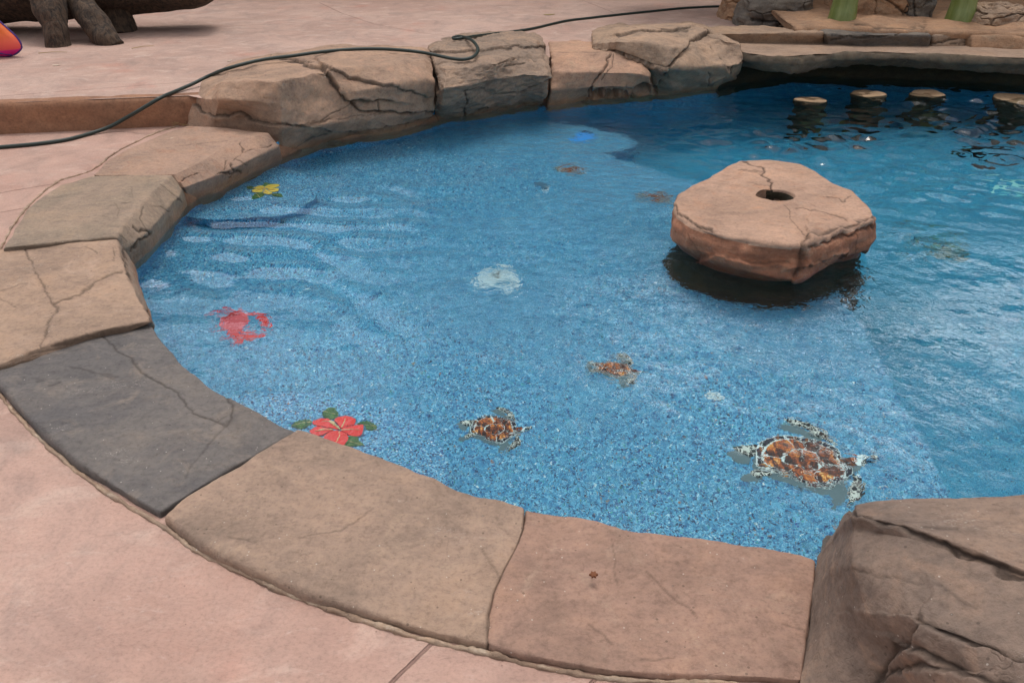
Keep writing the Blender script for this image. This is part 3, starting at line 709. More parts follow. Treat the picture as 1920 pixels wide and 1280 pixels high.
H = [
 [(385, 148, .19), (385, 150, .23), (374, 160, .23), (366, 184, .19), (361, 200, .12), (352, 236, .0), ('D', -.25)],
 [(430, 118, .2), (430, 128, .33), (418, 153, .35), (410, 186, .26), (402, 212, .15), (398, 244, .02), ('D', -.25)],
 [(480, 108, .2), (480, 117, .35), (470, 152, .37), (468, 190, .26), (462, 218, .13), (462, 262, -.04), ('D', -.25)],
 [(510, 104, .2), (510, 112, .36), (520, 152, .38), (526, 196, .24), (527, 236, .10), (530, 292, -.13), ('D', -.3)],
 [(560, 94, .2), (560, 102, .36), (562, 143, .38), (570, 190, .22), (580, 236, .07), (570, 280, -.13), ('D', -.3)],
 [(610, 88, .2), (610, 94, .36), (604, 132, .38), (620, 178, .22), (625, 232, .05), (612, 268, -.13), ('D', -.3)],
 [(660, 84, .2), (660, 92, .36), (650, 128, .375), (668, 172, .24), (672, 226, .03), (660, 261, -.13), ('D', -.3)],
 [(730, 85, .2), (730, 91, .36), (724, 125, .36), (736, 160, .26), (742, 216, .03), (740, 250, -.13), ('D', -.3)],
 [(785, 88, .2), (787, 94, .36), (795, 112, .36), (802, 150, .25), (806, 205, .02), (804, 233, -.13), ('D', -.3)],
 [(805, 92, .2), (806, 100, .32), (812, 122, .31), (816, 155, .22), (816, 205, .02), (812, 231, -.13), ('D', -.3)],
]
boulder('boulder', H, M['boulder_tan'], 'long tan boulder with angular facets beside the deck step', group='boulders edging the far side of the pool', res=.0085, smooth=3, seed=22, endr=.04, noise=((2.5, .022, 4), (9, .007, 4)),
        cracks=[([(362, 192), (380, 212), (430, 218), (455, 212), (475, 228), (530, 236), (570, 232), (625, 222)], .006, .014, .012, .06), ([(555, 234), (600, 240), (640, 250), (720, 242), (805, 222)], .006, .02, -.014, .08),
                ([(520, 108), (575, 120), (604, 125), (640, 140), (690, 154), (740, 162), (800, 180)], .005, .015, -.012, .08), ([(606, 128), (630, 160), (645, 188), (660, 192), (725, 186), (735, 188)], .010, .035, -.02, .07),
                ([(600, 225), (640, 205), (665, 196)], .003, .006), ([(660, 195), (672, 212), (720, 211), (780, 212), (812, 212)], .008, .03, -.01, .06), ([(710, 192), (712, 210)], .003, .01),
                ([(615, 252), (580, 262), (540, 290)], .003, .006), ([(585, 225), (650, 222), (740, 212)], .0025, .004)])
I = [
 [(800, 86, .2), (803, 96, .28), (814, 128, .285), (817, 160, .20), (816, 195, .05), (816, 225, -.13), ('D', -.3)],
 [(822, 76, .2), (822, 84, .32), (836, 128, .31), (832, 165, .22), (830, 200, .04), (832, 222, -.13), ('D', -.3)],
 [(860, 64, .2), (860, 73, .34), (888, 126, .30), (884, 160, .19), (876, 190, .05), (876, 218, -.13), ('D', -.3)],
 [(915, 60, .2), (915, 69, .35), (932, 118, .31), (925, 150, .20), (915, 185, .04), (918, 213, -.13), ('D', -.3)],
 [(960, 62, .2), (960, 71, .34), (972, 104, .30), (985, 140, .20), (980, 180, .02), (955, 207, -.13), ('D', -.3)],
 [(1005, 68, .2), (1005, 78, .32), (1015, 100, .28), (1028, 143, .18), (1015, 178, .01), (995, 200, -.13), ('D', -.3)],
 [(1020, 74, .2), (1022, 86, .26), (1030, 103, .25), (1036, 145, .15), (1026, 178, .01), (1012, 198, -.13), ('D', -.3)],
]
boulder('boulder', I, M['boulder_grey'], 'weathered grey-brown boulder carrying the loop of the hose', group='boulders edging the far side of the pool', res=.009, smooth=2, seed=23, endr=.04, noise=((2.6, .022, 4), (8, .012, 5), (25, .004, 3)), aniso=(1, 1, 2.2), ledge=.02,
        cracks=[([(795, 98), (880, 97), (960, 90), (965, 87), (1020, 88), (1032, 100)], .003, .008, -.01, .06), ([(872, 172), (876, 190), (868, 218)], .006, .018), ([(868, 170), (895, 163), (910, 165)], .003, .008),
                ([(868, 218), (925, 198), (985, 170), (1034, 148)], .007, .03, -.02, .08), ([(930, 124), (970, 108), (990, 110), (1005, 115)], .004, .012, .01, .04), ([(945, 125), (985, 118)], .003, .01),
                ([(960, 180), (985, 172)], .005, .02)])
J = [
 [(1026, 74, .19), (1028, 80, .22), (1032, 103, .23), (1033, 135, .15), (1032, 168, .03), (1026, 201, -.13), ('D', -.3)],
 [(1060, 73, .19), (1062, 78, .235), (1068, 102, .25), (1068, 135, .16), (1064, 166, .03), (1060, 197, -.13), ('D', -.3)],
 [(1100, 76, .19), (1102, 80, .24), (1110, 101, .25), (1108, 135, .15), (1100, 166, .02), (1096, 190, -.13), ('D', -.3)],
 [(1160, 80, .19), (1160, 84, .24), (1166, 102, .25), (1168, 136, .15), (1165, 166, .02), (1160, 187, -.13), ('D', -.3)],
 [(1195, 84, .19), (1195, 90, .235), (1200, 108, .235), (1204, 140, .14), (1204, 164, .02), (1204, 183, -.13), ('D', -.3)],
 [(1214, 92, .18), (1214, 100, .20), (1218, 122, .18), (1222, 146, .10), (1224, 164, .01), (1228, 181, -.13), ('D', -.3)],
]
boulder('boulder', J, M['boulder_pink'], 'low pinkish boulder with a dark slot above the water', group='boulders edging the far side of the pool', res=.009, smooth=3, seed=24, endr=.035, noise=((2.5, .018, 4), (9, .006, 4)),
        cracks=[([(1112, 180), (1140, 177), (1180, 174), (1214, 170)], .030, .20), ([(1145, 102), (1135, 128), (1112, 165), (1100, 185)], .008, .022), ([(1150, 104), (1148, 125), (1130, 150)], .003, .008), ([(1030, 98), (1140, 97)], .002, .003)])
K = [
 [(1108, 60, .2), (1110, 72, .27), (1108, 84, .26), (1110, 92, .24), (1115, 100, .2), (1118, 110, .1), ('D', -.1)],
 [(1160, 48, .2), (1160, 56, .35), (1158, 78, .35), (1160, 95, .28), (1165, 115, .15), (1170, 140, 0), ('D', -.1)],
 [(1225, 46, .2), (1225, 53, .38), (1222, 84, .34), (1228, 122, .20), (1230, 150, .05), (1234, 180, -.13), ('D', -.3)],
 [(1262, 46, .2), (1262, 52, .37), (1258, 92, .32), (1250, 128, .19), (1256, 155, .03), (1262, 178, -.13), ('D', -.3)],
 [(1294, 45, .2), (1294, 51, .36), (1292, 88, .29), (1285, 128, .17), (1285, 155, .0), (1284, 175, -.13), ('D', -.3)],
 [(1330, 54, .2), (1332, 64, .34), (1332, 92, .25), (1338, 125, .14), (1340, 150, .0), (1335, 168, -.13), ('D', -.3)],
 [(1362, 64, .2), (1366, 74, .31), (1372, 96, .22), (1376, 125, .12), (1372, 145, .0), (1362, 161, -.13), ('D', -.3)],
 [(1388, 76, .2), (1390, 86, .26), (1396, 104, .19), (1396, 120, .12), (1388, 138, .0), (1382, 156, -.13), ('D', -.3)],
]
boulder('boulder', K, M['boulder_layer'], 'tall brown boulder of broken layers next to the bar counter', group='boulders edging the far side of the pool', res=.009, smooth=2, seed=25, endr=.05, noise=((2.8, .024, 4), (9, .008, 4)),
        cracks=[([(1156, 64), (1200, 57), (1250, 57), (1294, 50)], .004, .012, -.01, .05), ([(1140, 96), (1180, 106), (1215, 118), (1250, 126), (1262, 118)], .008, .03, .025, .09),
                ([(1330, 60), (1305, 70), (1285, 90), (1262, 118), (1226, 162)], .007, .025, .02, .06), ([(1294, 77), (1330, 84), (1345, 100), (1368, 130)], .007, .025, .02, .07),
                ([(1395, 112), (1368, 138), (1330, 162)], .006, .025, .02, .05), ([(1330, 134), (1328, 160)], .003, .008), ([(1240, 56), (1290, 54)], .006, .006)])

# ------------------------------------------------------------------ rock table in the pool
TZ = .085
top_px = [(1272, 400), (1262, 385), (1270, 362), (1292, 346), (1330, 330), (1355, 315), (1388, 300), (1440, 299), (1500, 306), (1520, 315), (1560, 340), (1602, 358), (1630, 382), (1645, 402), (1640, 412),
          (1600, 422), (1560, 438), (1520, 450), (1508, 456), (1450, 453), (1400, 448), (1340, 436), (1300, 420)]
top = np.array([at(x, y, TZ)[:2] for x, y in top_px]); tc = at(1455, 366, TZ)[:2]
def radial(pts, c, th):
    a = np.arctan2(pts[:, 1]-c[1], pts[:, 0]-c[0]); r = np.hypot(pts[:, 0]-c[0], pts[:, 1]-c[1]); o = np.argsort(a); a, r = a[o], r[o]
    X = np.r_[r*np.cos(a)]; # straight-sided interpolation
    a2 = np.r_[a-2*np.pi, a, a+2*np.pi]; r2 = np.r_[r, r, r]
    k = np.searchsorted(a2, th)-1; a0, a1, r0, r1 = a2[k], a2[k+1], r2[k], r2[k+1]
    t = (th-a0); A = a1-a0
    return r0*r1*np.sin(A)/(r0*np.sin(t)+r1*np.sin(A-t)+1e-9)
def table():
    nth = 620; th = np.linspace(-np.pi, np.pi, nth, endpoint=False)+1e-4
    rt = radial(top, tc, th)
    for _ in range(3): rt = .25*np.roll(rt, 1)+.5*rt+.25*np.roll(rt, -1)
    wn = vnoise(np.stack([np.cos(th)*1.9, np.sin(th)*1.9, th*0+.3], 1), 51)
    hr = .092
    # level of the chipped underside differs round the rim (higher at left front, lower at right)
    prof = [(0, -.06, 'hole'), (0, TZ-.012, 'hole'), (hr, None, None)]
    rows = []
    def row(rr, z): rows.append(np.stack([tc[0]+rr*np.cos(th), tc[1]+rr*np.sin(th), np.broadcast_to(z, nth)], 1))
    hrr = hr*(1+.04*vnoise(np.stack([np.cos(th)*2, np.sin(th)*2, th*0], 1), 4))
    for s in (.02, .5, .9): row(hrr*s, -.36)
    for z in (-.34, -.25, -.15, -.05, .0, .04, .06): row(hrr*.97, z)
    row(hrr*.985, TZ-.010); row(hrr*1.03, TZ-.001)
    for s in np.linspace(0, 1, 120)[1:]:
        rr = hrr*1.03+(rt-.018-hrr*1.03)*s; row(rr, TZ)
    row(rt-.006, TZ-.004); row(rt, TZ-.013)
    # flank: bulges out, then undercuts to a narrower foot at the water
    bulge = .012+.018*np.clip(wn, 0, 1); chip = .045+.030*vnoise(np.stack([np.cos(th)*1.3, np.sin(th)*1.3, th*0+9], 1), 77)
    zb = WZ+.055+.035*vnoise(np.stack([np.cos(th)*1.6, np.sin(th)*1.6, th*0+9], 1), 77)
    for s in np.linspace(0, 1, 26)[1:]: row(rt+bulge*np.sin(s*np.pi*.6)/1, TZ-.013+(zb-TZ+.013)*s)
    foot = rt*.93-.015
    for s in np.linspace(0, 1, 20)[1:]: row((rt+bulge)*(1-s)+foot*s, zb+(WZ-.012-zb)*s)
    for s in np.linspace(0, 1, 24)[1:]: row(foot*(1-s)+(rt*.985)*s if s < .35 else foot*.65+rt*.985*.35+rt*.11*(s-.35), WZ-.012-.30*s)
    for s in np.linspace(0, 1, 30)[1:]: row(rt*(1.05-.15*s), WZ-.312+(DZ-.03-WZ+.312)*s)
    Gd = np.array(rows)                                       # nrow,nth,3
    Gp = np.concatenate([Gd[:, -2:], Gd, Gd[:, :2]], 1)
    for _ in range(2):
        H_ = Gp.copy(); H_[1:-1] = .25*Gp[:-2]+.5*Gp[1:-1]+.25*Gp[2:]; Gp = H_
    Nn = grid_normals(Gp)[:, 2:-2]; Gd = Gp[:, 2:-2]
    nr = len(rows); V = Gd.reshape(-1, 3); Nn = Nn.reshape(-1, 3)
    if Nn[nth*40, 2] < 0: Nn = -Nn
    flat = np.clip(1-np.abs(Nn[:, 2]), 0, 1)
    V = V+Nn*(.006*fbm(V, 3, 3, 31)+.0025*fbm(V, 12, 4, 32)+.022*flat*fbm(V, np.array((4, 4, 9)), 3, 33))[:, None]
    V, mask = carve(V, Nn, [([(1392, 300), (1425, 315), (1437, 330), (1448, 345), (1450, 357)], .005, .008), ([(1385, 320), (1430, 322)], .002, .003), ([(1400, 340), (1450, 350)], .0015, .001),
        ([(1490, 387), (1530, 392), (1560, 403), (1590, 412)], .003, .004), ([(1550, 370), (1580, 375), (1592, 368)], .002, .003), ([(1470, 385), (1490, 415), (1510, 440)], .002, .0025),
        ([(1262, 378), (1272, 398), (1300, 420), (1335, 430)], .004, .008, -.006, .03),
        ([(1508, 440), (1550, 436), (1600, 420), (1645, 402)], .008, .014, .010, .04), ([(1512, 462), (1570, 448), (1640, 418)], .006, .012), ([(1508, 445), (1500, 480), (1490, 520)], .008, .018, -.012, .06),
        ([(1605, 430), (1600, 470)], .002, .003), ([(1530, 485), (1560, 500)], .002, .003), ([(1310, 490), (1345, 476), (1380, 488), (1420, 492), (1480, 490)], .004, .006, .018, .05),
        ([(1500, 500), (1560, 482), (1620, 470), (1645, 462)], .004, .006, -.014, .04), ([(1290, 440), (1312, 480)], .002, .003)], 34)
    Ix = np.arange(nr*nth).reshape(nr, nth); Jx = np.roll(Ix, -1, 1)
    Q = np.stack([Ix[:-1], Ix[1:], Jx[1:], Jx[:-1]], -1).reshape(-1, 4)
    org = np.array([tc[0], tc[1], WZ])
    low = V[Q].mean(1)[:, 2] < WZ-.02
    cq = V[Q].mean(1); rq = np.hypot(cq[:, 0]-tc[0], cq[:, 1]-tc[1]); side = ~low & (cq[:, 2] < TZ-.028) & (rq > .2)
    def sub(name, sel):
        q = Q[sel]; u, inv = np.unique(q, return_inverse=True)
        return mesh_np(name, (V-org)[u], inv.reshape(q.shape), True, {'crack': mask[u]})
    me = sub('tabletop', ~low & ~side & ~((rq < .1) & (cq[:, 2] < TZ-.010)))
    root = empty('rock_table', (org[0], org[1], org[2]), label='flat brown rock table with an umbrella hole, standing in the pool', cat='table')
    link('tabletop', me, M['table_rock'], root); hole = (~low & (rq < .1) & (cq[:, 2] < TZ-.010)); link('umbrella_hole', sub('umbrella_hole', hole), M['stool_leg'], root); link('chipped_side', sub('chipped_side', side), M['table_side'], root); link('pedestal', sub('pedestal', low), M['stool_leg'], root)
    return root
table()

# ------------------------------------------------------------------ swim-up bar: counter, riser stones, rear floor, back rocks, posts, added unseen roof
CZ = .21
fx = [1376, 1395, 1440, 1490, 1540, 1590, 1650, 1720, 1800, 1860, 1930, 2080, 2300]
ft = [88, 99, 104.5, 105.5, 101.5, 97.5, 97, 98.5, 103, 106, 108, 114, 124]
fb = [112, 124, 134, 137.5, 133, 124, 121, 125, 132, 134, 135, 142, 155]
croot = empty('bar_counter', tuple(at(1650, 98, CZ)), label='long stone bar counter with a wavy front edge overhanging the water', cat='counter')
corg = np.array(croot.location)
def local(cols): return [[p-corg for p in c] for c in cols]
cols = []; ecols = []
for x, a, b in zip(fx, ft, fb):
    f = at(x, a, CZ); g = at(x, b, .065); bk = f+np.array([.05, .95, 0]); 
    g[1] = f[1]+.015+(g[1]-f[1])*.6; g[0] = f[0]
    cols.append([bk+[0, 0, .0], bk*.66+f*.34, bk*.33+f*.67, f+[0, .035, .002], f+[0, .008, -.004]])
    ecols.append([f+[0, .012, -.004], f+[0, -.004, -.016], f+[0, -.008, -.06], g+[0, .0, .02], g+[0, .03, -.004], g+[0, .35, .01]])
surf('countertop', [[p-corg for p in c] for c in cols], M['counter'], res=.018, smooth=2, noise=((3, .008, 3),), seed=61, parent=croot, caps=False)
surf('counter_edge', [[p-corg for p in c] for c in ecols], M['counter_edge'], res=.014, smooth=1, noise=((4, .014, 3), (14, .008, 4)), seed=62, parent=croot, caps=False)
bw = []
for p in LOOP[37:45]:
    q = np.array([p[0], p[1]-.06, 0]); bw.append([q+[0, 0, .12], q+[0, -.02, 0], q+[0, 0, -.2], q+[0, .03, -.5]])
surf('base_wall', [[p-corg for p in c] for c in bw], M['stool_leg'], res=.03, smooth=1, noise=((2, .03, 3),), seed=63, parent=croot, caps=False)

FZ = .305
def block(name, pts_top_front, pts_bot_front, depth, zt, zb, mat, label, cat='stone block', group=None, seed=1, cracks=(), **k):
    cols = []
    for (a, b) in zip(pts_top_front, pts_bot_front):
        t = at(a[0], a[1], zt); u = at(b[0], b[1], zb); u[1] = max(t[1]-.05, min(t[1]+.06, u[1])); u[0] = t[0]+(u[0]-t[0])*.5
        cols.append([t+[0, depth, -.06], t+[0, depth-.02, -.004], t+[0, depth*.5, .004], t, u, u+[0, .01, -.08]])
    o = surf(name, cols, mat, seed=seed, cracks=cracks, res=k.pop('res', .014), smooth=k.pop('smooth', 2), noise=k.pop('noise', ((3, .014, 4), (10, .006, 4))), **k)
    return meta(o, label, cat, group)
GRP = 'stones of the riser behind the counter'
block('riser_stone', [(1334, 63), (1400, 62), (1470, 62), (1545, 64)], [(1338, 79), (1400, 81), (1470, 81), (1547, 79)], .45, FZ, CZ-.0, M['far_tan'], 'long tan riser stone at the left end behind the counter', 'stone block', GRP, 71, endr=.03)
block('riser_stone', [(1548, 65), (1600, 66), (1680, 65), (1748, 66)], [(1550, 79), (1610, 81), (1680, 83), (1746, 85)], .50, FZ+.005, CZ, M['far_grey'], 'long grey riser stone behind the middle of the counter', 'stone block', GRP, 72, endr=.03,
      cracks=[([(1560, 78), (1600, 64), (1640, 68), (1700, 62)], .006, .02), ([(1560, 66), (1620, 72), (1680, 64)], .004, .012)])
block('riser_stone', [(1750, 65), (1780, 64), (1818, 64)], [(1748, 86), (1780, 88), (1814, 89)], .45, FZ, CZ, M['far_tan'], 'short cracked tan riser stone behind the counter', 'stone block', GRP, 73, endr=.03,
      cracks=[([(1748, 84), (1780, 74), (1815, 68)], .008, .03), ([(1780, 82), (1816, 78)], .005, .015)])
block('riser_stone', [(1821, 67), (1880, 69), (1950, 70), (2100, 74)], [(1817, 90), (1880, 92), (1950, 93), (2100, 97)], .45, FZ, CZ, M['far_orange'], 'orange-tan riser stone at the right end behind the counter', 'stone block', GRP, 74, endr=.03)
cols = []
for x, yf in [(1490, 54), (1560, 53), (1640, 56), (1735, 57), (1830, 60), (1930, 63), (2150, 70)]:
    f = at(x, yf, FZ+.03); cols.append([f+[.1, 2.6, .12], f+[.05, 1.2, .06], f+[.02, .5, .03], f+[0, .03, .0], f+[0, 0, -.02], f+[0, .02, -.07]])
o = surf('bar_floor', cols, M['far_orange'], res=.03, smooth=1, noise=((1.6, .03, 4), (6, .012, 4)), seed=75, cracks=[([(1735, 60), (1733, 38)], .01, .02), ([(1600, 44), (1640, 50), (1735, 52)], .006, .014)])
meta(o, kind='structure')

def rock_lump(name, px, wpx, hpx, z, depth, mat, label, seed, cat='boulder', group=None, cracks=(), shape=1.0, tall=None, sub=120, toph=.72, aniso=(1, 1, 1.5)):
    """free boulder: px is the middle of its foot, width and height given by what it spans"""
    c = at(px[0], px[1], z); d = np.hypot(c[1], CAM_H-z); wx = wpx/F*d/2; hz = tall if tall else hpx/F*d*1.02
    n, m = sub*2, sub
    th = np.linspace(-np.pi, np.pi, n, endpoint=False); ph = np.linspace(0, 1, m)
    T, Pp = np.meshgrid(th, ph, indexing='ij')
    dirs = np.stack([np.cos(T), np.sin(T), 0*T], -1)
    box = 1/np.maximum(np.abs(np.cos(T))**3.2+np.abs(np.sin(T))**3.2, 1e-6)**(1/3.2)
    facet = 1+.10*vnoise((dirs*1.3+Pp[..., None]*np.array([0, 0, 1.2])).reshape(-1, 3)+seed, seed).reshape(T.shape)
    # profile: foot -> shoulder -> top centre
    s = Pp; rad = np.where(s < .55, 1.0-.10*(s/.55)**2*shape, (1-.10*shape)*(1-((s-.55)/.45)**1.0)); zz = np.where(s < .55, s/.55*toph, toph+(1-toph)*np.sin(np.clip((s-.55)/.45, 0, 1)*np.pi/2))
    V = np.stack([c[0]+wx*rad*box*facet*np.cos(T), c[1]+depth/2+depth/2*rad*box*facet*np.sin(T), z-.03+(hz+.03)*zz], -1)
    G_ = np.concatenate([V[-2:], V, V[:2]], 0)
    for _ in range(3):
        H_ = G_.copy(); H_[:, 1:-1] = .25*G_[:, :-2]+.5*G_[:, 1:-1]+.25*G_[:, 2:]; G_ = H_
    N = grid_normals(G_)[2:-2]; V = G_[2:-2]
    Vf = V.reshape(-1, 3); Nf = N.reshape(-1, 3)
    cc = np.array([c[0], c[1]+depth/2, z+hz*.4])
    if ((Vf-cc)*Nf).sum() < 0: Nf = -Nf
    sc1 = 1.2/max(wx, .1)
    Vf = Vf+Nf*(.10*wx*fbm(Vf, np.array(aniso)*sc1, 4, seed)+.012*fbm(Vf, np.array(aniso)*9, 4, seed+1)-.03*np.exp(-(fbm(Vf, np.array(aniso)*2.0*sc1**.5, 3, seed+2)/.06)**2))[:, None]
    Vf, mask = carve(Vf, Nf, cracks, seed)
    mask = np.maximum(mask, .0)
    Ix = np.arange(n*m).reshape(n, m); Jx = np.roll(Ix, -1, 0)
    Q = np.stack([Ix[:, :-1], Jx[:, :-1], Jx[:, 1:], Ix[:, 1:]], -1).reshape(-1, 4)
    org = np.array([c[0], c[1]+depth/2, z])
    me = mesh_np(name, Vf-org, Q, True, {'crack': mask})
    o = link(name, me, mat, None, org)
    return meta(o, label, cat, group)
rock_lump('boulder', (1466, 53), 140, 60, UZ, .55, M['far_grey'], 'rounded grey boulder on the deck left of the green posts', 81, shape=1.2, cracks=[([(1410, 36), (1440, 41), (1480, 42), (1535, 44)], .012, .03, .02, .1), ([(1430, 24), (1480, 20), (1520, 32)], .005, .012), ([(1450, 28), (1510, 36)], .004, .01)])
rock_lump('boulder', (1408, 40), 88, 55, UZ, .6, M['far_orange'], 'orange-tan boulder behind the grey one, where the hose ends', 82, shape=1.6)
rock_lump('boulder', (1652, 38), 118, 0, FZ+.02, .9, M['far_orange'], 'brown cracked boulder between the two green posts', 83, tall=.75, cracks=[([(1660, 0), (1680, 14), (1700, 26)], .012, .03), ([(1700, 10), (1690, 38)], .008, .02)])
rock_lump('boulder', (1730, 38), 62, 0, FZ+.02, .7, M['far_grey'], 'upright grey-brown boulder just left of the second green post', 84, tall=1.1, shape=.3, cracks=[([(1712, 0), (1716, 36)], .008, .02)])
rock_lump('boulder', (1900, 52), 116, 36, FZ+.02, .6, M['far_tan'], 'low brown boulder at the right edge behind the counter', 85, shape=1.6, cracks=[([(1860, 50), (1865, 35), (1930, 22)], .008, .02), ([(1850, 48), (1930, 56)], .006, .02)])

# dark cave-like rock wall behind the bar
cols = []
for x in np.linspace(3.3, 9.5, 14):
    y = 9.75+.25*math.sin(x*1.3); cols.append([[x, y+1.1, -.1], [x, y+1.0, 1.8], [x, y+.3, 1.8], [x, y, 1.6], [x, y-.1, 1.0], [x, y, .3], [x, y+.05, -.1]])
o = surf('rock_wall', cols, M['far_grey'], res=.05, smooth=2, noise=((.9, .22, 4), (3, .07, 4)), seed=91)
meta(o, 'dark rock wall closing the back of the bar', 'rock wall')
def wood_mat(name, a, b, k=1., sc_=(1, 1, .08), rough=.6, fq=26):
    N = NT(name); P = N.scale(N.coord(), sc_)
    f = N.noise(P, fq, 6, .7, .8); g = N.noise(N.coord(), 3, 4, .6)
    col = N.mix(N.step(f, .35, .68), s2(a, k), s2(b, k)); col = N.mix(N.math('MULTIPLY', g, .4), col, s2(a, k*.8))
    N.t.links.new(col, N.b.inputs['Base Color']); N.b.inputs['Roughness'].default_value = rough; N.t.links.new(N.bump(f, .9, .022 if 'bark' in name else .012), N.b.inputs['Normal']); return N.m
M['green'] = wood_mat('green_glazed_post', (112, 130, 58), (156, 168, 104), .72, (1, 1, .12), .28, 9)
M['bark'] = wood_mat('dark_bark', (44, 35, 29), (112, 90, 72), .8, (1, 1, .3), .85, 26)
M['thatch'] = wood_mat('dry_thatch', (92, 72, 46), (128, 104, 70), .6, (1, 1, 1), .9, 30)
def post(px, xoff, label):
    c = at(px[0], px[1], FZ+.01)
    zs = np.array([-.05, 0, .03, .08, .16, .3, .6, 1.2, 1.8, 2.4]); rr = np.array([.140, .136, .132, .124, .116, .110, .104, .10, .10, .10])
    zz = np.linspace(-.05, 2.4, 120); r = np.interp(zz, zs, rr)+.002*np.sin(zz*22)
    pts = np.stack([xoff*np.clip(zz, 0, 1), 0*zz, zz], 1)
    root = empty('green_post', tuple(c), label=label, cat='post', group='green posts rising behind the bar')
    me = tube_mesh('post_shaft', pts, r, 40, (5, .006), 7); link('post_shaft', me, M['green'], root)
    ring = np.stack([.152*np.cos(np.linspace(0, 2*np.pi, 40)), .152*np.sin(np.linspace(0, 2*np.pi, 40)), 0*np.linspace(0, 1, 40)+.0], 1)
    return root
post((1576, 46), .03, 'glossy green post left of the brown boulder behind the bar')
post((1796, 46), .03, 'glossy green post right of the upright grey-brown boulder')
# thatched roof behind the posts, added out of view to darken the water's reflections
rc = []
for x in np.linspace(1.3, 9.8, 24):
    rc.append([[x, 11.6, 2.9], [x, 11.0, 3.05], [x, 10.4, 3.2], [x, 9.5, 2.6], [x, 9.35, 2.45], [x, 9.5, 2.4], [x, 10.4, 2.9], [x, 11.0, 2.78], [x, 11.6, 2.8]])
o = surf('added_offscreen_roof', rc, M['thatch'], res=.05, smooth=1, noise=((3, .03, 3),), seed=92); meta(o, kind='structure')

# unseen dark hall, added past the terrace only for the ripples to reflect
M['hall'] = wood_mat('dark_timber', (52, 44, 38), (74, 62, 52), .7, (1, 1, .1), .85, 12)
hb = [(-24, 14.5), (-11, 13.2), (-1, 13.6), (12, 14.2), (26, 15)]
hc = [[[x, y+4, 4.2], [x, y+2, 5.2], [x, y-.6, 4.6], [x, y-.6, 4.4], [x, y, 4.3], [x, y, 2.2], [x, y, .15]] for x, y in hb]
o = surf('added_offscreen_hall', hc, M['hall'], res=.25, smooth=0, noise=((.6, .12, 3),), seed=95, endr=0); meta(o, kind='structure')
# stools standing in the pool
M['stool_top'] = rock_mat('rock_stool', (168, 142, 112), (152, 124, 98), (160, 132, 106), offs=21, stain=False, fleck=.2)
def stool():
    root = empty('pool_stool', (0, 0, WZ))
    n = 72; th = np.linspace(-np.pi, np.pi, n, endpoint=False)
    r = .146*(1+.05*np.sin(3*th+.5)+.03*np.sin(5*th)); tilt = .012*np.cos(th+2.2)
    def rows_mesh(name, prof, mat):
        V = np.array([[rr*np.cos(th), rr*np.sin(th), 0*th+z+(tilt*tl if tl else 0)] for rr, z, tl in prof]).transpose(0, 2, 1); m = len(prof)
        Vf = V.reshape(-1, 3); Vf = Vf+.003*np.stack([fbm(Vf, 20, 3, q) for q in (1, 2, 3)], 1)
        Ix = np.arange(m*n).reshape(m, n); Jx = np.roll(Ix, -1, 1); Q = np.stack([Ix[:-1], Ix[1:], Jx[1:], Jx[:-1]], -1).reshape(-1, 4)
        me = mesh_np(name, Vf, Q, True, {'crack': np.zeros(len(Vf))}); return link(name, me, mat, root)
    rows_mesh('seat', [(r*0+.001, -.012, 0), (r*.20, -.012, 0), (r*.27, .002, .3), (r*.6, .006, .6), (r*.93, .004, 1), (r*.985, .000, 1), (r*.98, -.006, 1), (r*.5, -.010, 0)], M['stool_top'])
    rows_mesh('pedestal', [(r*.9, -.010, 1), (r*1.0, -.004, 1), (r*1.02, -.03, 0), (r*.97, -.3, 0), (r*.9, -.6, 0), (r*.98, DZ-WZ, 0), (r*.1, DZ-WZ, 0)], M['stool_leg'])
    return root
def copy_tree(o, parent=None):
    c = o.copy(); COL.objects.link(c); c.parent = parent
    for ch in o.children: copy_tree(ch, c)
    return c
st0_ = stool()
for i, (x, y, rz, s, lb) in enumerate([(1521, 183, .4, .93, 'leftmost of the round stools showing above the water in front of the bar'), (1628, 172, 1.4, 1.02, 'round stool second from the left in front of the bar counter'),
                                      (1739, 172, 2.9, .97, 'round stool third from the left in front of the bar counter'), (1906, 181, 4.2, 1.18, 'round stool at the right edge of the picture in front of the bar')]):
    o = st0_ if i == 0 else copy_tree(st0_)
    c = at(x, y, WZ+.02); o.location = (c[0], c[1], WZ); o.rotation_euler[2] = rz; o.scale = (s, s, 1)
    meta(o, lb, 'stool', 'stools standing in the water at the bar')

# ------------------------------------------------------------------ hose
M['hose'] = flat_mat('green_rubber', (44, 62, 58), .45, .7, .3, 9)
hp = [(1395, 13, .21), (1361, 12, .217), (1290, 15, .217), (1217, 22, .217), (1150, 29, .217), (1106, 34, .217), (1059, 40, .217), (998, 54, .217), (941, 62, .23), (900, 67, .30), (876, 70.5, .345), (860, 72.5, .35), (851, 73, .345),
      (850, 70.5, .34), (860, 69, .345), (874, 71, .365), (887, 78, .375), (896, 92, .365), (890, 105, .355), (871, 111.5, .345), (847, 110, .345), (814, 103, .35), (780, 97, .375), (725, 92.5, .385), (667, 92.5, .385), (607, 97, .385),
      (548, 105, .375), (488, 113, .375), (429, 128, .345), (393, 142, .27), (360, 158, .235), (330, 171, .22), (300, 184, .215), (268, 203, .16), (235, 222, .085), (205, 238, .035), (170, 250, .014), (124, 262, .013), (67, 270, .013), (0, 276, .013), (-120, 286, .013), (-400, 300, .013)]
hpts = spline([at(*p) for p in hp], 420)
o = link('garden_hose', tube_mesh('garden_hose', hpts, .0125, 14), M['hose']); meta(o, 'dark green hose running over the far boulders and down onto the deck', 'hose')

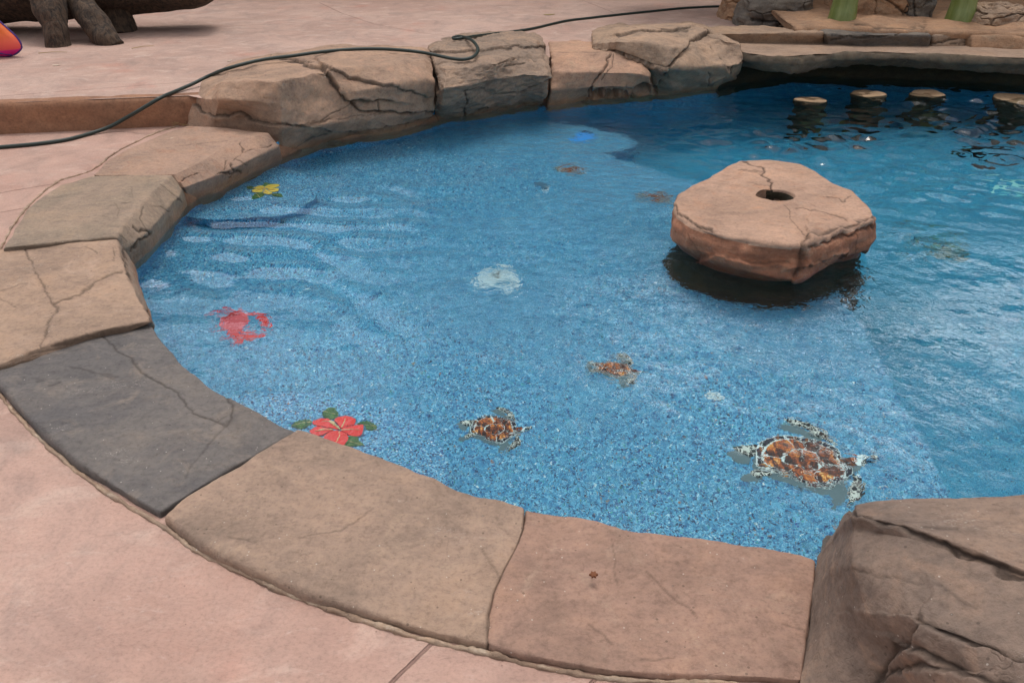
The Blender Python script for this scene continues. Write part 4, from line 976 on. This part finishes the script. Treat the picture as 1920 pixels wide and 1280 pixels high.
# ------------------------------------------------------------------ log bench on the terrace
lr = empty('log_bench', tuple(at(190, 84, UZ)), label='dark fallen-log bench on gnarled legs at the top left', cat='bench')
lo = np.array(lr.location)
def limb(name, pts, rad, seed, k=(5, .03), n=90, seg=48):
    P_ = spline(pts, n); r_ = np.interp(np.linspace(0, 1, n), np.linspace(0, 1, len(rad)), rad)
    V = P_-lo; return link(name, tube_mesh(name, V, r_, seg, k, seed), M['bark'], lr)
def tx(px, d): return (px-960)/F*d
limb('trunk', [(-8.2, 9.6, .85), (-6.6, 9.0, .8), (-5.4, 8.75, .75), (-4.2, 8.75, .74), (-3.4, 8.9, .75), (-3.02, 8.95, .745), (-2.93, 8.97, .74)], [.5, .5, .48, .44, .40, .36, .30, .12], 3, (np.array((1.2, 3, 3)), .06))
def fpt(px, py): return at(px, py, UZ)
f1, f2 = fpt(109, 87), fpt(200, 83)
limb('leg', [f2+[.08, 0, -.04], f2+[-.03, .05, .07], f2+[-.22, .2, .26], f2+[-.42, .42, .46], f2+[-.65, .7, .62], f2+[-.95, .95, .75]], [.10, .125, .115, .13, .17, .22, .25], 5, (np.array((7, 7, 4)), .02))
limb('leg', [f1+[0, 0, -.04], f1+[-.01, .03, .08], f1+[-.05, .12, .24], f1+[-.15, .35, .45], f1+[-.3, .7, .65]], [.115, .105, .105, .14, .2, .22], 6, (np.array((7, 7, 4)), .02))
limb('leg', [(tx(255, 8.7), 8.75, UZ-.04), (tx(250, 8.7), 8.8, .4), (tx(235, 8.7), 8.85, .75)], [.20, .17, .24], 9, (3, .03))
limb('leg', [(tx(-60, 8.7), 8.75, UZ-.04), (tx(-50, 8.7), 8.8, .4), (tx(-40, 8.7), 8.85, .75)], [.3, .3, .3], 10, (3, .03))

# bright fabric bag and white cloth at the left edge
N = NT('bag_fabric'); z = N.n('ShaderNodeSeparateXYZ'); N.t.links.new(N.coord(), z.inputs[0])
e = N.math('ADD', z.outputs[2], N.math('MULTIPLY', z.outputs[0], -.05))
N.t.links.new(N.ramp(e, [(.0, s2((206, 24, 130))), (.055, s2((206, 24, 130))), (.065, s2((228, 84, 86))), (.14, s2((232, 100, 70))), (.20, s2((220, 100, 36))), (.40, s2((206, 92, 30)))]), N.b.inputs['Base Color']); N.b.inputs['Roughness'].default_value = .55
M['bag'] = N.m; M['purple'] = flat_mat('purple_piping', (70, 36, 120), .5); M['white_cloth'] = flat_mat('white_cloth', (225, 228, 235), .8)
b0 = at(8, 107, UZ); br = empty('fabric_bag', tuple(b0), label='orange and magenta fabric bag with purple piping at the left edge', cat='bag')
ol = [(-.42, .01), (-.2, .0), (.0, .005), (.09, .02), (.155, .06), (.172, .10), (.15, .16), (.10, .22), (.03, .30), (-.05, .39), (-.2, .52), (-.42, .60)]
olp = spline([(a, 0, b) for a, b in ol], 70)
cc = np.array([-.16, 0, .22]); nth = len(olp); V = []; m = 16
for s in np.linspace(1, 0, m):
    for sgn in (1,): V.append(cc+(olp-cc)*s+np.array([0, -1, 0])*(.10*(1-s*s)**.5))
for s in np.linspace(0, 1, m): V.append(cc+(olp-cc)*s+np.array([0, 1, 0])*(.10*(1-s*s)**.5))
V = np.array(V); mm = len(V); Ix = np.arange(mm*nth).reshape(mm, nth); Jx = np.roll(Ix, -1, 1)
Vf = V.reshape(-1, 3); Vf = Vf+np.array([0, .012, 0])*fbm(Vf, 7, 3, 4)[:, None]
link('bag_body', mesh_np('bag_body', Vf, np.stack([Ix[:-1], Ix[1:], Jx[1:], Jx[:-1]], -1).reshape(-1, 4)), M['bag'], br)
link('piping', tube_mesh('piping', np.vstack([olp, olp[:2]]), .009, 10, cap=False), M['purple'], br)
link('piping', tube_mesh('piping', spline([(-.4, -.06, .16), (-.2, -.11, .12), (-.05, -.09, .06), (.08, -.02, .02)], 30), .007, 8), M['purple'], br)
V = []; pts = [(14, 20, .0), (22, 6, .05)]
c0 = np.array([tx(26, 7.6), 7.55, .2+.42]); nn = 24; mmr = 6; G_ = np.zeros((nn, mmr, 3))
for i, s in enumerate(np.linspace(0, 1, nn)):
    for j, t in enumerate(np.linspace(-1, 1, mmr)):
        G_[i, j] = c0+[t*(.045-.012*s)-.05*s, .015*math.sin(9*s+t), .45*s]
Vf = G_.reshape(-1, 3); Ix = np.arange(nn*mmr).reshape(nn, mmr)
me = mesh_np('white_cloth', Vf-c0, np.stack([Ix[:-1, :-1], Ix[1:, :-1], Ix[1:, 1:], Ix[:-1, 1:]], -1).reshape(-1, 4)); o = link('hanging_cloth', me, M['white_cloth'], None, c0)
md = o.modifiers.new('s', 'SOLIDIFY'); md.thickness = .006; meta(o, 'small white strip of cloth hanging in front of the log bench', 'cloth')

# ------------------------------------------------------------------ mosaics laid in the pool floor
def glaze(name, c, k=.9, var=.15): return flat_mat(name, c, .25, k, var, 30)
M['red'] = glaze('red_glaze', (240, 58, 52), 1.15); M['red2'] = glaze('dark_red_glaze', (206, 40, 44)); M['leaf'] = wood_mat('leaf_glaze', (52, 110, 58), (128, 176, 88), .8, (1, 1, 1), .3, 45)
M['cream'] = glaze('cream_glaze', (244, 222, 160)); M['yellow'] = glaze('yellow_glaze', (252, 216, 92), 1.15); M['grout'] = glaze('blue_grey_grout', (104, 138, 166), .9)
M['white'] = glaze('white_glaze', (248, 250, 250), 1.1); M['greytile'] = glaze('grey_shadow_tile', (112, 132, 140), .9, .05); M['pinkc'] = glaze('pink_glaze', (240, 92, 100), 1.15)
M['blue'] = glaze('bright_blue_glaze', (70, 165, 250), 1.3, .2); M['navy'] = glaze('navy_glaze', (14, 14, 30), .7); M['brownline'] = glaze('brown_line_glaze', (150, 120, 84), .9); M['glassblue'] = glaze('pale_blue_glaze', (190, 232, 240), 1.1, .25)
N = NT('scute_glaze'); P_ = N.coord()
f = N.noise(N.scale(P_, (1, .5, 1), (0, 0, .6)), 26, 5, .6, 1.2); q = N.noise(P_, 90, 5, .7, 2.5); f = N.math('ADD', N.math('MULTIPLY', f, .75), N.math('MULTIPLY', q, .25))
N.t.links.new(N.ramp(f, [(.38, s2((22, 14, 20))), (.48, s2((84, 34, 22))), (.55, s2((204, 92, 34), 1.2)), (.62, s2((246, 172, 80), 1.2)), (.68, s2((252, 232, 180), 1.2))]), N.b.inputs['Base Color']); N.b.inputs['Roughness'].default_value = .25; M['scute'] = N.m
N = NT('margin_glaze'); P_ = N.coord(); f = N.noise(P_, 30, 4, .6, 1)
N.t.links.new(N.ramp(f, [(.40, s2((18, 18, 34))), (.52, s2((40, 34, 60))), (.60, s2((130, 62, 34))), (.68, s2((230, 160, 80)))]), N.b.inputs['Base Color']); N.b.inputs['Roughness'].default_value = .25; M['margin'] = N.m
def cell_mat(name, scale, cell, cell2, line, wid):
    N = NT(name); v = N.n('ShaderNodeTexVoronoi'); v.feature = 'DISTANCE_TO_EDGE'; v.inputs['Scale'].default_value = scale; N.t.links.new(N.coord(), v.inputs['Vector'])
    col = N.mix(N.step(N.noise(N.coord(), scale*.6, 3, .5), .5, .62), s2(cell), s2(cell2)); col = N.mix(N.math('LESS_THAN', v.outputs['Distance'], wid), col, s2(line))
    N.t.links.new(col, N.b.inputs['Base Color']); N.b.inputs['Roughness'].default_value = .25; return N.m
M['skin'] = cell_mat('flipper_glaze', 46, (20, 18, 28), (70, 36, 26), (240, 234, 224), .085)
M['whitecell'] = cell_mat('white_pattern_glaze', 52, (238, 243, 246), (226, 232, 236), (150, 186, 210), .07)
def conv(x0, y0, kx, ky=None):
    ky = ky or kx
    return lambda pts: [(x0+x*kx, y0+y*ky) for x, y in pts]
def closed(pts, n=60, sm=True):
    if not sm: return pts
    P_ = [pts[-1]]+list(pts)+[pts[0], pts[1]]; out = []
    per = max(2, n//len(pts))
    A = np.array(P_, float)
    for i in range(len(pts)):
        a, b, c, d = A[i], A[i+1], A[i+2], A[i+3]
        for t in np.linspace(0, 1, per, endpoint=False): out.append(.5*((2*b)+(-a+c)*t+(2*a-5*b+4*c-d)*t*t+(-a+3*b-3*c+d)*t**3))
    return out
def tiles(name, polys, z, mats, root, off=0.0, th=.004, sm=True, label=None):
    top_ = root.parent if root.parent is not None else root
    """one mesh of flat ceramic pieces; polys in pixels, laid on the floor at height z"""
    V = []; Fc = []; mi = []; o0 = np.array(top_.location)
    for k, pl in enumerate(polys):
        if isinstance(pl, tuple) and isinstance(pl[1], int): pl, m_ = pl
        else: m_ = 0
        L = [under(x, y, z)-o0 for x, y in closed(pl, 60, sm)]; n = len(L); b = len(V); zt = off+th+.00012*(k % 7); zb = off-.003
        V += [(p[0], p[1], zt) for p in L]+[(p[0], p[1], zb) for p in L]
        T = tessellate_polygon([[Vector((p[0], p[1], 0)) for p in L]])
        for t in T: Fc.append(tuple(b+i for i in t)); mi.append(m_)
        for i in range(n): Fc.append((b+i, b+(i+1) % n, b+n+(i+1) % n, b+n+i)); mi.append(m_)
    import bmesh
    me = bpy.data.meshes.new(name); me.from_pydata(V, [], Fc); me.update()
    for m_ in mats: me.materials.append(m_)
    me.polygons.foreach_set('material_index', mi)
    bm = bmesh.new(); bm.from_mesh(me); bmesh.ops.recalc_face_normals(bm, faces=bm.faces)
    for f_ in bm.faces:
        if abs(f_.normal.z) > .9 and f_.normal.z < 0 and f_.calc_center_median().z > off: f_.normal_flip()
    bm.to_mesh(me); bm.free()
    o = link(name, me, None, root); 
    if label: o['label'] = label
    return o
def strip(pts, w):
    P_ = spline([(x, y, 0) for x, y in pts], 24); T = np.gradient(P_, axis=0); T /= np.linalg.norm(T, axis=1, keepdims=True)+1e-9
    w_ = w*np.interp(np.linspace(0, 1, 24), [0, .2, .8, 1], [1, 1, .8, .3])
    L = [(p[0]-t[1]*q, p[1]+t[0]*q*.5) for p, t, q in zip(P_, T, w_)]; Rr = [(p[0]+t[1]*q, p[1]-t[0]*q*.5) for p, t, q in zip(P_, T, w_)]
    return L+Rr[::-1]

def turtle():
    cv = conv(1340, 760, .17186); z = LZ
    root = empty('mosaic_turtle', tuple(under(1508, 866, z)))
    sh = cv([(445, 560), (455, 490), (500, 425), (590, 370), (700, 335), (820, 325), (930, 348), (1040, 360), (1150, 385), (1260, 435), (1345, 490), (1390, 590), (1430, 660), (1490, 700), (1500, 760), (1430, 800), (1350, 850), (1290, 895),
                (1190, 902), (1080, 885), (990, 862), (900, 820), (800, 775), (680, 745), (570, 710), (480, 670), (450, 620)])
    shift = lambda pl, dx, dy: [(x+dx, y+dy) for x, y in pl]
    f_up = cv([(770, 160), (850, 150), (920, 155), (1020, 190), (1100, 240), (1200, 280), (1260, 350), (1320, 400), (1335, 440), (1270, 410), (1180, 370), (1110, 340), (1020, 310), (1060, 290), (1040, 265), (930, 235), (830, 200)])
    f_dn = cv([(1500, 770), (1560, 770), (1610, 820), (1640, 880), (1610, 960), (1580, 1010), (1510, 1030), (1480, 1080), (1450, 1060), (1470, 1010), (1460, 960), (1470, 890), (1520, 830)])
    h_up = cv([(190, 480), (260, 455), (370, 440), (470, 440), (450, 520), (420, 565), (340, 565), (260, 530)])
    h_dn = cv([(400, 740), (470, 705), (550, 715), (640, 745), (570, 780), (460, 800), (410, 775)])
    neck = cv([(1380, 580), (1450, 565), (1560, 570), (1550, 650), (1450, 650), (1400, 630)])
    head = cv([(1640, 600), (1700, 570), (1770, 578), (1760, 598), (1700, 605), (1650, 650), (1620, 640)])
    collar = cv([(1560, 565), (1650, 570), (1640, 655), (1540, 655)])
    k = .17186
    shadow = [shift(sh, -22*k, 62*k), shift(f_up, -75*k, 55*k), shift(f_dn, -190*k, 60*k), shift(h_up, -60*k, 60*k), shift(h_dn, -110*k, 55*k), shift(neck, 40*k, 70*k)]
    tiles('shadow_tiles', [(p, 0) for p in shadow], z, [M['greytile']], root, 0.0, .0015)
    c = np.mean(sh, 0); A = np.array(sh)-c; n = len(sh)
    def rim(th_):
        return radial(A, np.zeros(2), np.atleast_1d(((th_+np.pi) % (2*np.pi))-np.pi))[0]
    pcs = [(sh, 0)]
    def cell(r0, r1, a0, a1, m_, gap=.022):
        P_ = []; da = gap/max(r1, .2)
        for s in np.linspace(0, 1, 7): a = a0+da+(a1-a0-2*da)*s; r = rim(a)*(r1-gap); P_.append((c[0]+r*math.cos(a), c[1]+r*math.sin(a)))
        for s in np.linspace(1, 0, 5):
            if r0 > 0: a = a0+da+(a1-a0-2*da)*s; r = rim(a)*(r0+gap); P_.append((c[0]+r*math.cos(a), c[1]+r*math.sin(a)))
            elif s == 1: P_.append((c[0], c[1]))
        return (P_, m_)
    off = .08
    for i in range(22): cell_ = cell(.84, .995, off+i*2*np.pi/22, off+(i+1)*2*np.pi/22, 2); pcs.append(cell_)
    for i in range(8): pcs.append(cell(.40, .84, off*2+i*2*np.pi/8, off*2+(i+1)*2*np.pi/8, 1))
    for i in range(3): pcs.append(cell(.0, .40, .5+i*2*np.pi/3, .5+(i+1)*2*np.pi/3, 1))
    base = tiles('shell', [pcs[0]], z, [M['white'], M['scute'], M['margin']], root, .002, .004)
    o = tiles('scutes', pcs[1:], z, [M['white'], M['scute'], M['margin']], base, .0, .0085, sm=False); 
    o.location = (0, 0, 0)
    for nm, pl in (('front_flipper', f_up), ('front_flipper', f_dn), ('hind_flipper', h_up), ('hind_flipper', h_dn)): tiles(nm, [pl], z, [M['skin']], root, .002, .005)
    tiles('neck', [(neck, 0), (collar, 1)], z, [M['scute'], M['white']], root, .002, .006)
    tiles('head', [head], z, [M['skin']], root, .002, .007)
    return root
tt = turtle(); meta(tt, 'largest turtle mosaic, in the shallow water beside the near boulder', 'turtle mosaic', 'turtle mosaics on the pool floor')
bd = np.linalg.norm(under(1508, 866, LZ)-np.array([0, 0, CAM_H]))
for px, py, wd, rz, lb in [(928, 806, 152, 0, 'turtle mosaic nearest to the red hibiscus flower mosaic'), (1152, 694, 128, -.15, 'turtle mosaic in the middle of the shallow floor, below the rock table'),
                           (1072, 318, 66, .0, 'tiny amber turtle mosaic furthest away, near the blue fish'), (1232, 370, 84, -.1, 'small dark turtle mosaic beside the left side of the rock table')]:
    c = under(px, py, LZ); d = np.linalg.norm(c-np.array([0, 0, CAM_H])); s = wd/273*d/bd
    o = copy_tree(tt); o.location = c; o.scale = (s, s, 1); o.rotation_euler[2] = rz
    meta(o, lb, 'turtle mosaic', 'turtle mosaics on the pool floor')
# hibiscus flowers
def hibiscus(z, mats, label, loc=None, scale=1, rot=0):
    cv = conv(520, 740, .11458); root = empty('mosaic_flower', tuple(under(636, 806, z)))
    pet = [cv(p) for p in ([(590, 470), (640, 410), (740, 390), (850, 402), (930, 470), (1010, 555), (900, 548), (760, 520), (640, 500)], [(930, 430), (1000, 372), (1130, 350), (1230, 380), (1272, 410), (1255, 480), (1190, 505), (1050, 545), (1000, 500)],
           [(1050, 572), (1180, 525), (1290, 508), (1392, 503), (1402, 560), (1380, 650), (1290, 685), (1200, 668), (1110, 612)], [(540, 610), (590, 550), (660, 522), (760, 542), (900, 572), (860, 600), (780, 640), (720, 670), (600, 672)],
           [(760, 720), (830, 630), (950, 592), (1070, 605), (1150, 660), (1155, 750), (1070, 840), (950, 890), (820, 840)])]
    lv = [cv(p) for p in ([(735, 340), (760, 270), (830, 225), (900, 215), (975, 250), (1000, 330), (920, 395), (800, 385)], [(230, 500), (330, 432), (450, 410), (565, 425), (525, 500), (380, 562)], [(1300, 480), (1400, 425), (1510, 440), (1640, 515), (1560, 570), (1460, 560), (1420, 500)],
           [(1065, 835), (1140, 745), (1180, 680), (1310, 695), (1340, 760), (1420, 830), (1250, 838), (1130, 852)])]
    vn = [strip(cv(p), .9) for p in ([(1010, 555), (860, 460), (720, 440)], [(1045, 540), (1090, 470), (1112, 390)], [(1050, 580), (1200, 580), (1360, 582)], [(900, 575), (760, 580), (620, 610)], [(1020, 600), (1015, 690), (945, 800)])]
    sta = [strip(cv([(1030, 570), (960, 505), (880, 460)]), 1.1), cv([(845, 450), (880, 440), (940, 465), (910, 490), (870, 480)])]
    fl = [[(x+(x-636)*.05, y+(y-806)*.06) for x, y in p] for p in pet]
    tiles('grout_rim', fl, z, [M['grout']], root, 0, .0015)
    for i, p in enumerate(pet): tiles('petal', [p], z, [mats[0]], root, 0, .005+.0004*i)
    for p in lv:
        c = np.mean(p, 0); lf = tiles('leaf', [p], z, [M['leaf']], root, 0, .004)
        a = max(p, key=lambda q: np.hypot(q[0]-c[0], q[1]-c[1])); tiles('leaf_vein', [strip([(c[0]*2-a[0]*.9-c[0]*.1, c[1]*2-a[1]*.9-c[1]*.1), tuple(c), a], .45)], z, [M['cream']], lf, 0, .0058).location = (0, 0, 0)
    tiles('veins', vn, z, [mats[1]], root, 0, .0085)
    tiles('stamen', sta, z, [M['cream']], root, 0, .010)
    if loc is not None: root.location = loc; root.scale = (scale, scale, 1); root.rotation_euler[2] = rot
    return meta(root, label, 'flower mosaic')
hibiscus(-.197, (M['red'], M['cream']), 'red hibiscus mosaic with green leaves against the near pool rim')
c = under(497, 355, -.297); d1 = np.linalg.norm(c-np.array([0, 0, CAM_H])); d0 = np.linalg.norm(under(636, 806, -.2)-np.array([0, 0, CAM_H]))
M['ycream'] = glaze('orange_vein_glaze', (224, 96, 70))
hibiscus(-.197, (M['yellow'], M['ycream']), 'small yellow hibiscus mosaic on the left entry step', c, 86/154*d1/d0, 2.6)
# crab
cv = conv(370, 560, .08854); z = LZ; cr = empty('mosaic_crab', tuple(under(452, 608, z)), label='bright red crab mosaic near the left pool edge', cat='crab mosaic')
tiles('carapace', [(cv([(470, 500), (500, 390), (640, 320), (800, 270), (960, 260), (1060, 330), (1060, 480), (1020, 600), (880, 660), (700, 660), (560, 620)]), 0), (cv([(520, 470), (540, 380), (700, 330), (880, 300), (880, 350), (740, 420)]), 1)], z, [M['pinkc'], M['red2']], cr, 0, .005)
tiles('abdomen', [cv([(640, 740), (700, 670), (900, 660), (1080, 680), (1250, 740), (1240, 810), (1050, 800), (850, 810), (700, 800)])], z, [M['red']], cr, 0, .004)
for p in ([(1040, 320), (1200, 275), (1330, 290), (1500, 370), (1400, 385), (1200, 375), (1060, 420)], [(1240, 480), (1330, 415), (1500, 400), (1610, 440), (1500, 470), (1560, 530), (1540, 600), (1400, 600), (1270, 580), (1360, 520)],
          [(1250, 740), (1330, 690), (1420, 690), (1470, 730), (1400, 780), (1270, 790)]):
    tiles('claw', [cv(p)], z, [M['red']], cr, 0, .0045)
for p in ([(620, 350), (450, 300), (250, 380)], [(800, 300), (700, 240), (480, 210)], [(900, 280), (900, 220), (980, 190)], [(560, 600), (450, 660), (300, 700)], [(680, 780), (600, 820), (440, 800)], [(850, 800), (850, 900), (690, 980)], [(950, 800), (930, 900), (830, 960)], [(1040, 810), (1120, 860), (1220, 850)]):
    tiles('leg', [strip(cv(p), 3.2)], z, [M['red']], cr, 0, .004)
# white patterned fish, blue fish, deep figures, small shells
def figure(name, z, org, parts, label, cat):
    root = empty(name, tuple(under(org[0], org[1], z)), label=label, cat=cat)
    for nm, pls, mats in parts: tiles(nm, pls, z, mats, root, 0, .005)
    return root
cv = conv(860, 480, .078125)
figure('mosaic_fish', LZ, (935, 522), [('body', [cv([(370, 620), (440, 560), (500, 430), (600, 370), (850, 350), (1080, 345), (1250, 370), (1430, 510), (1390, 580), (1300, 650), (1150, 660), (950, 730), (750, 770), (560, 760), (460, 710)])], [M['whitecell']]),
        ('tail', [cv([(1300, 580), (1400, 590), (1490, 630), (1470, 700), (1380, 720), (1290, 670)])], [M['white']]), ('fin', [cv([(1030, 790), (1200, 740), (1390, 740), (1330, 830), (1190, 870)])], [M['whitecell']]), ('fin', [cv([(860, 220), (1000, 225), (1210, 265), (1210, 300), (1100, 285)])], [M['white']]),
        ('eye', [cv([(770, 490), (800, 430), (900, 405), (1010, 420), (1010, 490), (890, 515)])], [M['white']])], 'white patterned fish mosaic on the middle of the shallow floor', 'fish mosaic')
cv = conv(1000, 220, .15625)
figure('mosaic_fish', -.515, (1095, 257), [('body', [cv([(470, 235), (530, 185), (640, 190), (740, 215), (660, 240), (640, 275), (540, 290), (480, 262)])], [M['blue']]), ('tail', [cv([(660, 235), (780, 245), (720, 262), (650, 268)])], [M['blue']]), ('fin', [cv([(530, 180), (640, 172), (700, 195), (620, 190)])], [M['navy']])],
       'bright blue fish mosaic under the far boulders', 'fish mosaic')
cv = conv(1740, 240, .10936)
figure('mosaic_fish', DZ, (1850, 285), [('body', [cv([(730, 400), (790, 350), (1000, 350), (1180, 335), (1290, 330), (1470, 395), (1400, 455), (1260, 505), (1000, 515), (840, 500)])], [M['navy']]), ('tail', [cv([(490, 405), (590, 355), (640, 365), (640, 410), (740, 410), (720, 445), (580, 445)])], [M['navy']]),
        ('fin', [cv([(600, 285), (800, 270), (1000, 300), (1050, 345), (850, 350), (700, 320)])], [M['navy']])], 'dark navy fish mosaic in the deep water before the stools', 'fish mosaic')
figure('mosaic_fish', DZ, (1905, 358), [('body', [cv([(1330, 1110), (1430, 1060), (1600, 1030), (1900, 1060), (2100, 1120), (1900, 1190), (1640, 1180), (1440, 1150)])], [M['glassblue']]), ('fin', [cv([(1050, 950), (1200, 920), (1400, 930), (1640, 1020), (1560, 1040), (1330, 970), (1130, 1050), (1100, 1000)])], [M['white']])],
       'pale white fish mosaic cut by the right edge of the picture', 'fish mosaic')
cv = conv(1640, 380, .11458)
ol_ = [(500, 570), (620, 625), (700, 680), (880, 745), (960, 720), (1100, 712), (1250, 750), (1400, 800), (1480, 845), (1400, 890), (1250, 905), (1100, 865), (960, 840), (900, 790)]
figure('mosaic_sea_creature', DZ, (1760, 470), [('body', [cv([(900, 760), (1000, 730), (1120, 725), (1300, 780), (1450, 840), (1380, 880), (1240, 890), (1100, 850), (970, 820)])], [M['greytile']]),
        ('outline', [strip(cv([a, b, c_]), 2.2) for a, b, c_ in zip(ol_[:-2:2], ol_[1:-1:2], ol_[2::2])], [M['brownline']]),
        ('antenna', [strip(cv([(900, 600), (1000, 650), (1100, 700)]), 2.7)], [M['brownline']]), ('leg', [strip(cv([(430, 460), (540, 400), (660, 430)]), 3.7)], [M['brownline']]), ('leg', [strip(cv([(640, 510), (720, 535), (770, 510)]), 3.4)], [M['brownline']]),
        ('leg', [strip(cv([(300, 515), (360, 505), (430, 505)]), 2.4)], [M['brownline']]), ('leg', [strip(cv([(500, 760), (560, 800), (640, 845)]), 3.1)], [M['brownline']]), ('leg', [strip(cv([(760, 940), (800, 920), (830, 880)]), 3.1)], [M['brownline']]),
        ('leg', [strip(cv([(1300, 700), (1360, 640), (1450, 600)]), 4.1)], [M['brownline']]), ('head', [cv([(820, 590), (860, 545), (950, 530), (960, 570), (900, 620), (840, 650)])], [M['navy']]), ('fin', [cv([(1000, 600), (1180, 520), (1200, 600), (1050, 650)]), cv([(1220, 680), (1290, 660), (1300, 700), (1240, 720)])], [M['leaf']])],
       'brown-outlined sea creature mosaic in the deep water right of the rock table', 'sea creature mosaic')
figure('mosaic_shell', LZ, (1343, 742), [('shell', [[(1318, 738), (1326, 734), (1338, 735), (1350, 740), (1357, 747), (1350, 752), (1336, 751), (1324, 746)]], [M['whitecell']]), ('spiral', [strip([(1322, 739), (1332, 737), (1344, 742), (1346, 748), (1336, 747)], 1.2)], [M['brownline']])],
       'small white spiral shell mosaic alone on the shallow floor below the rock table', 'shell mosaic')
figure('mosaic_seahorse', LZ, (1013, 347), [('body', [[(1003, 342), (1012, 340), (1022, 343), (1028, 350), (1022, 354), (1014, 349), (1006, 349)]], [M['grout']]), ('tail', [strip([(1022, 350), (1028, 353), (1024, 357), (1018, 355)], 1.2)], [M['white']])],
       'tiny pale blue mosaic figure below the farthest turtle', 'seahorse mosaic')

# ------------------------------------------------------------------ litter on the stones
M['petal'] = flat_mat('dry_petal', (214, 196, 176), .8); M['straw'] = flat_mat('straw', (168, 148, 100), .8); M['spot'] = flat_mat('dry_blossom', (116, 70, 44), .9)
def litter(px, py, z, s, rz, label, mat='petal', name='fallen_petal'):
    c = at(px, py, z); n = 14; V = [(0, 0, .006)]
    for i in range(n): a = 2*math.pi*i/n; r = s*(1+.25*math.sin(2*a+1)); V.append((r*math.cos(a)*1.6, r*math.sin(a)*.8, .002+.004*abs(math.cos(a))))
    for i in range(n): V.append((V[1+i][0]*.97, V[1+i][1]*.97, V[1+i][2]-.003))
    V.append((0, 0, .003)); Fc = [(0, 1+i, 1+(i+1) % n) for i in range(n)]+[(1+i, 1+n+i, 1+n+(i+1) % n, 1+(i+1) % n) for i in range(n)]+[(2*n+1, 1+n+(i+1) % n, 1+n+i) for i in range(n)]
    me = bpy.data.meshes.new(name); me.from_pydata(V, [], Fc); me.update(); o = link(name, me, M[mat], None, c); o.rotation_euler[2] = rz
    return meta(o, label, 'petal' if mat == 'petal' else 'leaf')
litter(106, 123, UZ+.002, .016, .3, 'pale petal on the terrace below the log bench'); litter(430, 115, UZ+.002, .013, 1, 'pale petal on the terrace just above the hose, left of the cracked boulder')
litter(324, 260, .066, .008, .8, 'tiny pale petal on the rose-brown rim stone'); litter(1030, 28, UZ+.004, .035, .2, 'curled dry leaf on the terrace above the hose', 'straw', 'dry_leaf')
c = at(1113, 1076, .048); V = [(0, 0, .003)]; n = 24
for i in range(n): a = 2*math.pi*i/n; r = .0085*(1+.28*math.cos(6*a)); V.append((r*math.cos(a), r*math.sin(a), .0015))
for i in range(n): V.append((V[1+i][0], V[1+i][1], -.004))
me = bpy.data.meshes.new('dry_blossom'); me.from_pydata(V, [], [(0, 1+i, 1+(i+1) % n) for i in range(n)]+[(1+i, 1+n+i, 1+n+(i+1) % n, 1+(i+1) % n) for i in range(n)]); me.update()
meta(link('dry_blossom', me, M['spot'], None, c), 'tiny brown dried blossom stuck on the pinkish brown rim stone', 'blossom')
def twig(px0, px1, z, label, r=.003):
    a, b = at(*px0, z+r), at(*px1, z+r); m_ = (a+b)/2+[0, .01, .004]; P_ = spline([a, m_, b], 20)
    meta(link('twig', tube_mesh('twig', P_, r*np.linspace(1, .5, 20), 6), M['straw']), label, 'twig')
twig((72, 100), (126, 98), UZ, 'thin pale twig on the terrace left, in front of the log bench legs'); twig((247, 91), (288, 86), UZ, 'thin twig on the terrace right of the log bench legs')
root_c = at(345, 233, .01); vs = []
me_parts = []; Vall = []; Qall = []; b = 0
rnd = random.Random(3)
for i in range(34):
    a = root_c+[rnd.uniform(-.09, .05), rnd.uniform(-.02, .04), 0]; an = rnd.uniform(-2.6, -.2) if i % 3 else rnd.uniform(2.4, 3.4); L = rnd.uniform(.03, .1)
    bb = a+[L*math.cos(an), L*.6*math.sin(an), rnd.uniform(.002, .03)]; w_ = .0012
    s_ = np.array([-(bb-a)[1], (bb-a)[0], 0]); s_ /= np.linalg.norm(s_)+1e-9
    for q in (a-s_*w_, a+s_*w_, bb+s_*w_*.4, bb-s_*w_*.4): Vall.append(q-root_c); 
    for q in (a-s_*w_, a+s_*w_, bb+s_*w_*.4, bb-s_*w_*.4): Vall.append(q-root_c-[0, 0, .002])
    Qall += [(b, b+1, b+2, b+3), (b+7, b+6, b+5, b+4), (b, b+4, b+5, b+1), (b+2, b+6, b+7, b+3), (b+1, b+5, b+6, b+2), (b+3, b+7, b+4, b)]; b += 8
me = bpy.data.meshes.new('straw_tuft'); me.from_pydata([tuple(v) for v in Vall], [], Qall); me.update()
meta(link('straw_tuft', me, M['straw'], None, root_c), 'tuft of dry straw in the corner of the step and the tan boulder', 'straw')
